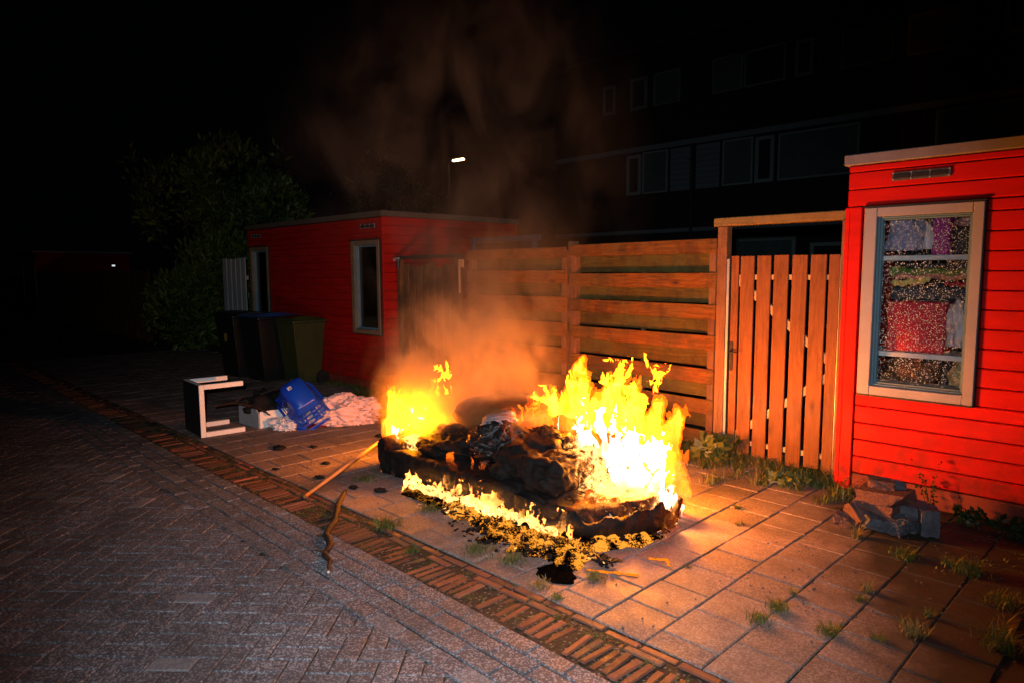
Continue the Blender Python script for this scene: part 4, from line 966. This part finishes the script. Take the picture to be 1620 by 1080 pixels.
def rbox(X, Y_, Z, x0, x1, y0, y1, z0, z1, r):
    dx = np.abs(X-(x0+x1)/2)-(x1-x0)/2+r; dy = np.abs(Y_-(y0+y1)/2)-(y1-y0)/2+r; dz = np.abs(Z-(z0+z1)/2)-(z1-z0)/2+min(r, (z1-z0)/2-.001)
    return r-np.sqrt(np.maximum(dx, 0)**2+np.maximum(dy, 0)**2+np.maximum(dz, 0)**2)-np.minimum(np.maximum(dx, np.maximum(dy, dz)), 0)
def baseF(X, Y_, Z):
    d1 = rbox(X, Y_, Z, -4.84, -3.2, 3.16, 4.28, .01, .24, .05)
    cx, cy = -3.10, 3.73; r = np.hypot((X-cx)/.62, (Y_-cy)/.56); tub = np.minimum((1-r)*.56, .19-Z); tub = np.minimum(tub, Z)
    d2 = rbox(X, Y_, Z, -3.9, -2.9, 3.20, 3.85, .01, .22, .05)
    return np.maximum(np.maximum(d1, d2), tub)+.022*fbm(X*9, Y_*9, Z*9, 3, 3)+.03*vn(X*3, Y_*3, Z*3, 8)-.022*np.abs(fbm(X*12, Y_*12, Z*16, 2, 6))
sdf_mesh('base', baseF, (-5.0, 3.0, -.01), (-2.3, 4.45, .45), .016, m_char, sofa)
def cushF(X, Y_, Z):
    a = rbox(X, Y_, Z, -3.55, -2.88, 3.24, 3.82, .20, .43, .09)
    b = .11-np.sqrt(((X+3.35)/1.6)**2+((Y_-3.62)/1.0)**2+((Z-.42)/.9)**2)
    return np.maximum(a, b)+.030*fbm(X*7, Y_*7, Z*7, 4, 14)-.045*np.abs(fbm(X*9, Y_*9, Z*12, 3, 5))+.012
sdf_mesh('seat_cushion', cushF, (-3.75, 3.05, .1), (-2.7, 4.0, .62), .0125, m_char, sofa)
def armF(X, Y_, Z):
    return rbox(X, Y_, Z, -4.90, -4.62, 3.20, 4.2, .05, .30, .06)+.015*fbm(X*9, Y_*9, Z*9, 3, 22)
sdf_mesh('armrest', armF, (-5.05, 3.05, .0), (-4.45, 4.35, .45), .02, m_char, sofa)
def backF(X, Y_, Z):
    top = .50-.10*(X+4.6)*.6+.05*vn(X*4, Y_*4, X*2, 3); return np.minimum(rbox(X, Y_, Z, -4.75, -2.95, 4.12, 4.32, .05, .55, .05), top-Z)+.02*fbm(X*8, Y_*8, Z*8, 3, 31)
sdf_mesh('backrest', backF, (-4.9, 4.0, .0), (-2.8, 4.45, .65), .022, m_char, sofa)
# curved rim of the scorched right end
m = MB(); V = []; n = 60
for i in range(n+1):
    a_ = -1.25+2.35*i/n; R0 = 1.
    ex, ey = .70, .62; cx, cy = -3.05, 3.72
    for (k, z, th) in ((1.0, .0, 0), (1.055, .10, 0), (1.075, .17+.006*math.sin(i*.9)+.008*math.sin(i*2.3), 0), (1.035, .165+.006*math.sin(i*.9)+.008*math.sin(i*2.3), 0), (.97, .02, 0)):
        V.append((cx+ex*k*math.cos(a_)*.93, cy+ey*k*math.sin(a_), z+.006))
F = [[i*5+j, (i+1)*5+j, (i+1)*5+(j+1) % 5, i*5+(j+1) % 5] for i in range(n) for j in range(5)]
V = np.array(V); V[:, 2] *= .62+.5*fbm(V[:, 0]*6, V[:, 1]*6, V[:, 2]*0, 3, 77); V[:, 2] = np.maximum(V[:, 2], .004); V[:, 0] += .03*fbm(V[:, 0]*9, V[:, 1]*9, V[:, 2]*6, 3, 78); V[:, 1] += .03*fbm(V[:, 0]*9, V[:, 1]*9, V[:, 2]*6, 3, 79); T = np.zeros((len(V), 3)); T[:, 1] = hear(V)*.8
o = mesh_obj('curved_rim', V, F, m_char, sofa, T, True)
# burning front board of the sofa
m = MB(); rs = random.Random(4)
for k in range(26):
    x = -4.25+k*.058; m.box(x, x+.054, 3.095+rs.uniform(-.01, .01), 3.12, .0, .05+rs.uniform(0, .035)+(.02 if k > 8 else 0), .006, tint=(.5, 1., .5))
m.build('front_board', m_char, sofa)
toroot(sofa)
def wreck(name, label, cat, c, r, mat, seed, **kw):
    o = lump(name, c, r, mat, seed, burn=hear, **kw); return tag(o, label, cat)
wreck('rubbish_bag', 'shiny black rubbish bag crumpled on the middle of the burning sofa', 'bag', (-3.72, 3.58, .37), (.25, .22, .18), m_bagplastic, 51, amp=.20, freq=1.7, n=120, fold=.34)
m_disc = simple('scorched_smoke_lit_cloth', (.16, .06, .015), .75, .3, var=.5)  # scorched cloth, with the orange of the lit smoke mixed into its colour
tag(lump('round_cushion', (-4.08, 3.92, .50), (.42, .34, .15), m_disc, 61, .06, 2., 60, False, .8), 'round scorched cushion glowing through the smoke behind the rubbish bag', 'cushion')
wreck('burnt_bundle', 'charred bundle between the rubbish bag and the tallest flames', 'bundle', (-3.36, 3.74, .38), (.20, .18, .14), m_char, 71, amp=.3, freq=2.0, n=110, fold=.35)
wreck('burnt_heap', 'sooty heap on the left half of the sofa under the smoke', 'heap', (-4.25, 3.60, .28), (.38, .30, .15), m_char, 73, amp=.2, freq=1.6, n=110, fold=.22)
m_paper = simple('burnt_paper', (.32, .28, .30), .6, .4, var=.6, scale=30, bumpd=.006)
def papers():
    root = thing('paper_stack', 'scorched pale paper sheets on top of the rubbish bag', 'paper', (-3.74, 3.56, .55)); rs = np.random.RandomState(5)
    for q in range(5):
        n = 9; V = []; F = []
        for i in range(n):
            for j in range(n):
                u, v = (i/(n-1)-.5)*.26, (j/(n-1)-.5)*.17; V.append((u, v, .016*q+.018*vn(np.array(u*12+q*3.), np.array(v*12.), np.array(1.*q))-u*u*2.2))
        for i in range(n-1):
            for j in range(n-1): F.append([i*n+j, (i+1)*n+j, (i+1)*n+j+1, i*n+j+1])
        o = mesh_obj('paper_sheet', V, F, m_paper, root, None, True); o.rotation_euler = (rs.uniform(-.15, .15), rs.uniform(-.15, .2), R_(30)+rs.uniform(-.4, .4)); s = o.modifiers.new('s', 'SOLIDIFY'); s.thickness = .002
papers()

# embers spread on the ground in front, the burnt hole and glowing joints
def ember_patch(name, label, poly, seed, h=.035, res=.012, hot=1., kind=None, cat='embers'):
    P = np.array(poly); lo, hi = P.min(0), P.max(0); xs = np.arange(lo[0], hi[0], res); ys = np.arange(lo[1], hi[1], res); X, Yg = np.meshgrid(xs, ys, indexing='ij')
    ins = np.zeros(X.shape, bool); Xw = X+.05*vn(X*14, Yg*14, X*0, seed); Yw = Yg+.05*vn(X*14+5, Yg*14, X*0, seed+1); n = len(P); dmin = np.full(X.shape, 9.)
    for i in range(n):
        x1, y1 = P[i]; x2, y2 = P[(i+1) % n]; c = ((y1 > Yw) != (y2 > Yw)) & (Xw < (x2-x1)*(Yw-y1)/(y2-y1+1e-12)+x1); ins ^= c
        t = np.clip(((Xw-x1)*(x2-x1)+(Yw-y1)*(y2-y1))/((x2-x1)**2+(y2-y1)**2), 0, 1); dmin = np.minimum(dmin, np.hypot(Xw-x1-t*(x2-x1), Yw-y1-t*(y2-y1)))
    Z = np.where(ins, .004+h*np.clip(dmin/.08, 0, 1)*(.45+.55*np.abs(fbm(X*14, Yg*14, X*0, 3, seed))*1.3), -.03)
    V = np.stack([X, Yg, Z], -1).reshape(-1, 3); ny = len(ys); I, J = np.nonzero(ins[:-1, :-1] | ins[1:, :-1] | ins[:-1, 1:] | ins[1:, 1:]); q = np.stack([I*ny+J, (I+1)*ny+J, (I+1)*ny+J+1, I*ny+J+1], 1)
    T = np.zeros((len(V), 3)); T[:, 1] = hot if np.isscalar(hot) else hot(V)
    used = np.unique(q); re = -np.ones(len(V), int); re[used] = np.arange(len(used)); o = mesh_obj(name, V[used], re[q], m_ember, None, T[used], True)
    return tag(o, label, cat, None, kind)
hotf = lambda V: np.clip(1.05-np.abs(V[:, 1]-3.02)*2.2, .25, 1)
ember_patch('burning_debris', 'glowing orange debris and melted crust spread in front of the sofa', [(-3.75, 3.10), (-3.70, 2.98), (-3.35, 2.90), (-3.08, 2.76), (-2.80, 2.84), (-2.62, 2.88), (-2.50, 2.80), (-2.38, 2.90), (-2.40, 3.10), (-2.6, 3.22), (-3.2, 3.18)], 3, .05, .011, hotf, 'stuff')
ember_patch('burnt_patch', 'charred black patch on the slabs before the glowing debris', [(-2.60, 2.86), (-2.44, 2.90), (-2.31, 2.84), (-2.29, 2.74), (-2.36, 2.67), (-2.47, 2.665), (-2.56, 2.72)], 4, .012, .009, .02)
ember_patch('smouldering_scrap', 'dark smouldering scraps left of the burning front edge', [(-4.35, 3.12), (-4.28, 2.98), (-3.95, 2.96), (-3.70, 2.98), (-3.72, 3.12)], 6, .03, .012, .5)
ember_patch('burning_rim_debris', 'bright melted crust along the curved right rim of the sofa', [(-2.70, 3.22), (-2.50, 3.16), (-2.34, 3.38), (-2.30, 3.62), (-2.42, 3.72), (-2.55, 3.45)], 7, .05, .011, .95)
cb = MB(); rs = random.Random(31)
for k in range(420):
    t = rs.random(); x = -3.75+1.5*t; y = 3.10-rs.random()**1.3*(.12+.28*math.sin(math.pi*min(1, t*1.1)))
    if k % 4 == 0: a_ = rs.uniform(-1., 1.); x, y = -3.02+.68*math.cos(a_), 3.70+.62*math.sin(a_)-.02
    s = rs.uniform(.004, .016); M = Matrix.Translation((x, y, .012+rs.random()*.035)) @ Matrix.Rotation(rs.uniform(0, 6), 4, 'Z') @ Matrix.Rotation(rs.uniform(-.7, .7), 4, 'X') @ Matrix.Rotation(rs.uniform(-.5, .5), 4, 'Y')
    cb.box(-s*rs.uniform(1, 2.6), s, -s, s*.7, -s*.4, s*.35, s*.2, M, tint=(.5, .9 if rs.random() < .12 else .1, .5))
tag(cb.build('char_chips', m_char), 'small charred chips and flakes littering the ground before the sofa', 'char', None, 'stuff')
def crack(name, label, pts, seed):
    m = MB(); P = []; rs = random.Random(seed)
    for i in range(len(pts)-1):
        for k in range(8):
            t = k/8; P.append((pts[i][0]*(1-t)+pts[i+1][0]*t+rs.uniform(-.006, .006), pts[i][1]*(1-t)+pts[i+1][1]*t+rs.uniform(-.006, .006), .003))
    m.tube(P, [rs.uniform(.003, .010) for _ in P], 6, tint=(.5, 1., .5)); return tag(m.build(name, m_glowjoint, None, True), label, 'embers')
m_glowjoint = emit('burning_melt', (1, .22, .006), 1.2)
crack('burning_joint', 'thin burning line in the joint right of the burnt patch', [(-2.36, 2.93), (-2.22, 3.01), (-2.09, 3.08)], 1)
crack('burning_joint', 'short burning line further right near the curved rim', [(-2.20, 3.30), (-2.11, 3.36), (-2.05, 3.30)], 2)
for k, (x, y, s) in enumerate([(-5.4, 3.0, .03), (-5.05, 2.75, .035), (-6.0, 3.2, .03), (-5.9, 3.9, .04), (-4.62, 2.80, .03), (-5.55, 2.60, .025), (-4.4, 2.9, .04), (-6.2, 2.95, .05), (-5.6, 3.75, .06)]):
    tag(lump('charred_scrap', (x, y, s*.2), (s*1.4, s, s*.4), m_darkcloth, 90+k, .5, 2.5, 16), 'small black charred scrap on the slabs left of the fire', 'scrap', 'charred scraps on the slabs left of the fire')
for k in range(110):
    pass
pb = MB(); rs = random.Random(9)
for k in range(420):
    x, y = (rs.uniform(-1.7, .3), rs.uniform(3.3, 5.3)) if k % 2 else (rs.uniform(-6, .0), rs.uniform(1.8, 5.3)); s = rs.uniform(.002, .007)
    pb.box(-s, s, -s*.8, s*.8, -.001, s, s*.4, Matrix.Translation((x, y, .001)) @ Matrix.Rotation(rs.uniform(0, 3), 4, 'Z'))
tag(pb.build('loose_grit', m_concrete), 'loose grit scattered over the slabs and soil', 'grit', None, 'stuff')

# ------------------------------------------------------------------ flames: real gas volumes shaped by a noise field
def flame(name, label, tongues, lo, hi, h, seed, mats, fine=1., cut=.0, core=.058):
    """tongues: u, w, z, height, radius, lean_u, lean_w; coordinates right/away/up"""
    X, W_, Z = grid(lo, hi, h); rs = np.random.RandomState(seed)
    # rising warp
    sx_ = fbm(X*5, W_*5, Z*2.6-3, 3, seed)*.060+fbm(X*15, W_*15, Z*7, 2, seed+3)*.022; sw_ = fbm(X*5+7, W_*5, Z*2.6+2, 3, seed+9)*.060
    Xd, Wd = X+sx_, W_+sw_; Fd = np.full(X.shape, -1.)
    for (u, w, z0, H, r, lu, lw) in tongues:
        t = (Z-z0)/H; tc = np.clip(t, 0, 1); ph = rs.uniform(0, 6.28)
        cx = u+lu*tc**1.4+.03*np.sin(tc*5+ph)*tc; cw = w+lw*tc**1.4+.03*np.cos(tc*5+ph)*tc
        Rr = r*np.clip(1-tc, 0, 1)**.75*(.75+.6*np.minimum(1, tc*3)*(1-tc))
        dz = np.maximum(0, Z-(z0+H))+np.maximum(0, z0-.02-Z); d = Rr-np.sqrt((Xd-cx)**2+(Wd-cw)**2+(dz*.6)**2); Fd = np.maximum(Fd, d)
    n1 = fbm(Xd*13*fine, Wd*13*fine, Z*6*fine, 3, seed+20); n2 = np.abs(fbm(Xd*20*fine+3, Wd*20*fine, Z*8*fine, 2, seed+31))
    n3 = np.abs(fbm(Xd*8*fine+11, Wd*8*fine, Z*3.2*fine, 2, seed+41)); Fs = Fd+.028*n1-.060*(n2-.25)+.012; Fd = Fd+.030*n1-.10*(n2-.20)-.10*(n3-.22)-cut
    obs = []
    for q, (mt, th) in enumerate(zip(mats, (.003, -.012, -.026, core) if mats[0] is m_gas else (0., core))):
        G = (Fd if mt in (m_flame_core, m_flame, m_flame_hot, m_flame_thin) else Fs)-th; G[0] = G[-1] = -1; G[:, 0] = G[:, -1] = -1; G[:, :, 0] = G[:, :, -1] = -1
        V, Q = surface_nets(G, np.array(lo), h)
        if len(Q) == 0: continue
        Vw = V[:, :1]*RT+V[:, 1:2]*FW+V[:, 2:3]*UP
        obs.append(mesh_obj(name if q == 0 else ('flame_core' if q == len(mats)-1 else 'flame_veil'), Vw, Q[:, ::-1], mt, obs[0] if q else None, None, True))
    return tag(obs[0], label, 'flames')
def crowd(n, u0, u1, w0, w1, z0, z1, hf, r0, r1, seed, lean=.08):
    rs = np.random.RandomState(seed); out = []
    for k in range(n):
        u = rs.uniform(u0, u1); w = rs.uniform(w0, w1); out.append((u, w, rs.uniform(z0, z1), hf(u)*rs.uniform(.55, 1.), rs.uniform(r0, r1), rs.normal()*lean, rs.normal()*lean))
    return out
hA = lambda u: .28+.36*math.exp(-((u-.80)/.24)**2)
TA = crowd(20, .55, 1.06, 4.55, 4.95, .08, .35, hA, .05, .12, 4)+[(.45, 4.95, .34, .52, .06, -.03, 0), (.55, 4.9, .30, .72, .06, -.04, 0), (.66, 4.9, .45, .45, .09, .03, 0), (.95, 4.6, .10, .45, .12, .06, 0), (1.02, 4.55, .05, .38, .10, .05, 0), (.80, 4.6, .12, .40, .12, 0, 0), (.75, 4.8, .3, .62, .12, .02, 0), (.88, 4.8, .3, .60, .11, .03, 0), (.62, 4.55, .06, .30, .09, .1, 0)]
flame('flames', 'tallest white hot flames at the right end of the burning sofa', TA, (.30, 4.30, .0), (1.32, 5.20, 1.20), .009, 3, (m_gas, m_flame_soft, m_flame_veil, m_flame_core))
TB = crowd(22, -.04, .55, 4.92, 5.22, .34, .46, lambda u: .20+.26*max(0, (u+.02)/.5), .025, .065, 9, .05)+[(.28, 4.92, .34, .30, .08, .06, 0), (.50, 4.85, .28, .46, .11, .02, 0), (.14, 5.0, .38, .20, .05, .03, 0)]+[(.34, 5.0, .36, .36, .09, .05, 0), (.46, 4.95, .32, .40, .10, .05, 0), (.22, 5.05, .38, .26, .06, .0, 0)]
flame('flames', 'middle flames running from the charred bundle up to the tallest ones', TB, (-.12, 4.80, .28), (.66, 5.40, .95), .0095, 12, (m_gas, m_flame_soft, m_flame_veil, m_flame_core), 1.15)
TC = [(-.98, 5.65, .26, .30, .05, .06, 0), (-.90, 5.6, .34, .34, .055, .10, 0), (-.80, 5.65, .40, .30, .045, .06, 0), (-.70, 5.65, .40, .34, .035, .05, 0), (-.92, 5.7, .22, .22, .06, .0, 0), (-.62, 5.7, .42, .24, .03, .0, 0), (-.84, 5.6, .24, .20, .05, .05, 0)]+crowd(8, -1.0, -.6, 5.55, 5.8, .26, .5, lambda u: .25, .02, .04, 17, .05)
flame('flames', 'flames licking up through the smoke at the left end of the sofa', TC, (-1.22, 5.40, .15), (-.42, 5.95, .95), .0095, 21, (m_gas, m_flame_soft, m_flame_veil, m_flame_core), 1.2, .002)
TD = []
rs = np.random.RandomState(3)
for k in range(58):
    x = -4.25+1.62*k/57; P = np.array([x, 3.09+rs.uniform(-.03, .02), 0]); big = .035+.06*rs.rand()**2+(.03 if x > -3.8 else 0); TD.append((P@RT, P@FW, rs.uniform(.0, .06), big+.02, rs.uniform(.014, .030), rs.normal()*.015, 0))
flame('flames', 'low ribbon of flames along the front edge of the sofa', TD, (-.92, 4.02, -.01), (.52, 5.30, .26), .0085, 33, (m_flame, m_flame_hot), 1.6, .0, .004)
TE = []
for k in range(44):
    a_ = -1.0+1.9*rs.rand(); P = np.array([-3.05+.64*math.cos(a_), 3.72+.60*math.sin(a_), 0]); TE.append((P@RT, P@FW, rs.uniform(.0, .12), rs.uniform(.10, .26)+(.10 if a_ > -.2 else 0), rs.uniform(.025, .055)+(.02 if a_ > -.2 else 0), rs.normal()*.02, 0))
flame('flames', 'small bright flames along the curved right rim of the sofa', TE, (.10, 3.95, -.01), (1.40, 5.20, .50), .0105, 44, (m_gas, m_flame_soft, m_flame_veil, m_flame_core), 1.2)
TF = [(.02, 4.83, .10, .20, .016, .01, 0), (.10, 4.72, .10, .18, .018, .0, 0), (.16, 4.66, .08, .16, .014, .0, 0), (-.33, 5.05, .10, .12, .010, .0, 0), (-.20, 4.95, .10, .13, .010, 0, 0), (-.44, 5.1, .10, .17, .014, -.02, 0)]
flame('flames', 'thin orange flame wisps rising against the dark sofa front', TF, (-.60, 4.50, .02), (.32, 5.25, .40), .0065, 51, (m_flame_thin,), 1.8, -.003)
TG_ = crowd(9, .40, 1.10, 4.6, 5.0, .70, .98, lambda u: .17, .010, .022, 23, .03)+crowd(5, -.8, -.5, 5.6, 5.8, .7, .9, lambda u: .08, .012, .018, 29, .03)+crowd(5, -.1, .5, 5.0, 5.2, .58, .70, lambda u: .10, .008, .016, 24, .03)
flame('flame_wisps', 'loose orange flame tips torn off above the fire', TG_, (-.95, 4.5, .5), (1.25, 5.95, 1.25), .0095, 61, (m_flame_thin,), 1.6, -.002)

# ------------------------------------------------------------------ smoke
def smoke(name, label, c, r, dens, seed, scale, thr, col=(.82, .58, .36), yaw=YAW, an=.1, res=24, flow=.7):
    b = NB('smoke_gas'); o = b.obj(); vv = b.n('VectorMath', {'operation': 'DIVIDE'}, **{'0': o, '1': tuple(r)}).outputs[0]
    ln = b.n('VectorMath', {'operation': 'LENGTH'}, **{'0': vv}).outputs['Value']; fall = b.n('MapRange', {'interpolation_type': 'SMOOTHSTEP'}, Value=ln, **{'From Min': .25, 'From Max': .98, 'To Min': 1., 'To Max': 0.}).outputs[0]
    nz = b.noise(b.map(o, (1, 1, flow), (seed, seed*.7, 0)), scale, 4, .62, .8)
    d = b.math('MULTIPLY', b.math('MULTIPLY', b.ramp(nz, [(thr, 0), (thr+.30, 1)]), fall), dens)
    v = b.n('VolumePrincipled', Color=col, Density=d, Anisotropy=an); b.t.links.new(v.outputs[0], b.out.inputs[1])
    th = np.linspace(0, math.pi, res//2+1); ph = np.linspace(0, 2*math.pi, res, endpoint=False); T, P = np.meshgrid(th, ph, indexing='ij')
    V = np.stack([np.sin(T)*np.cos(P)*r[0], np.sin(T)*np.sin(P)*r[1], np.cos(T)*r[2]], -1).reshape(-1, 3); F = []
    for i in range(res//2):
        for j in range(res): F.append([i*res+j, (i+1)*res+j, (i+1)*res+(j+1) % res, i*res+(j+1) % res])
    ob = mesh_obj(name, V, F, b.m, None, None, True); ob.location = tuple(c); ob.rotation_euler = (0, 0, yaw); return tag(ob, label, 'smoke', None, 'stuff')
smoke('smoke', 'dense orange lit smoke billowing over the left half of the sofa', uw(-.40, 5.82, .80), (.95, .52, .85), 13, 3, 3.0, .40)
smoke('smoke', 'thin smoke veil drifting up in front of the board fence', uw(-.15, 6.55, 1.30), (1.15, .45, 1.25), 2.0, 8, 2.2, .42)
smoke('smoke', 'broad faint brown smoke plume rising from the fire into the night sky', uw(-.50, 6.9, 2.85), (2.2, .85, 2.4), .38, 14, 1.7, .44, (.70, .62, .50))
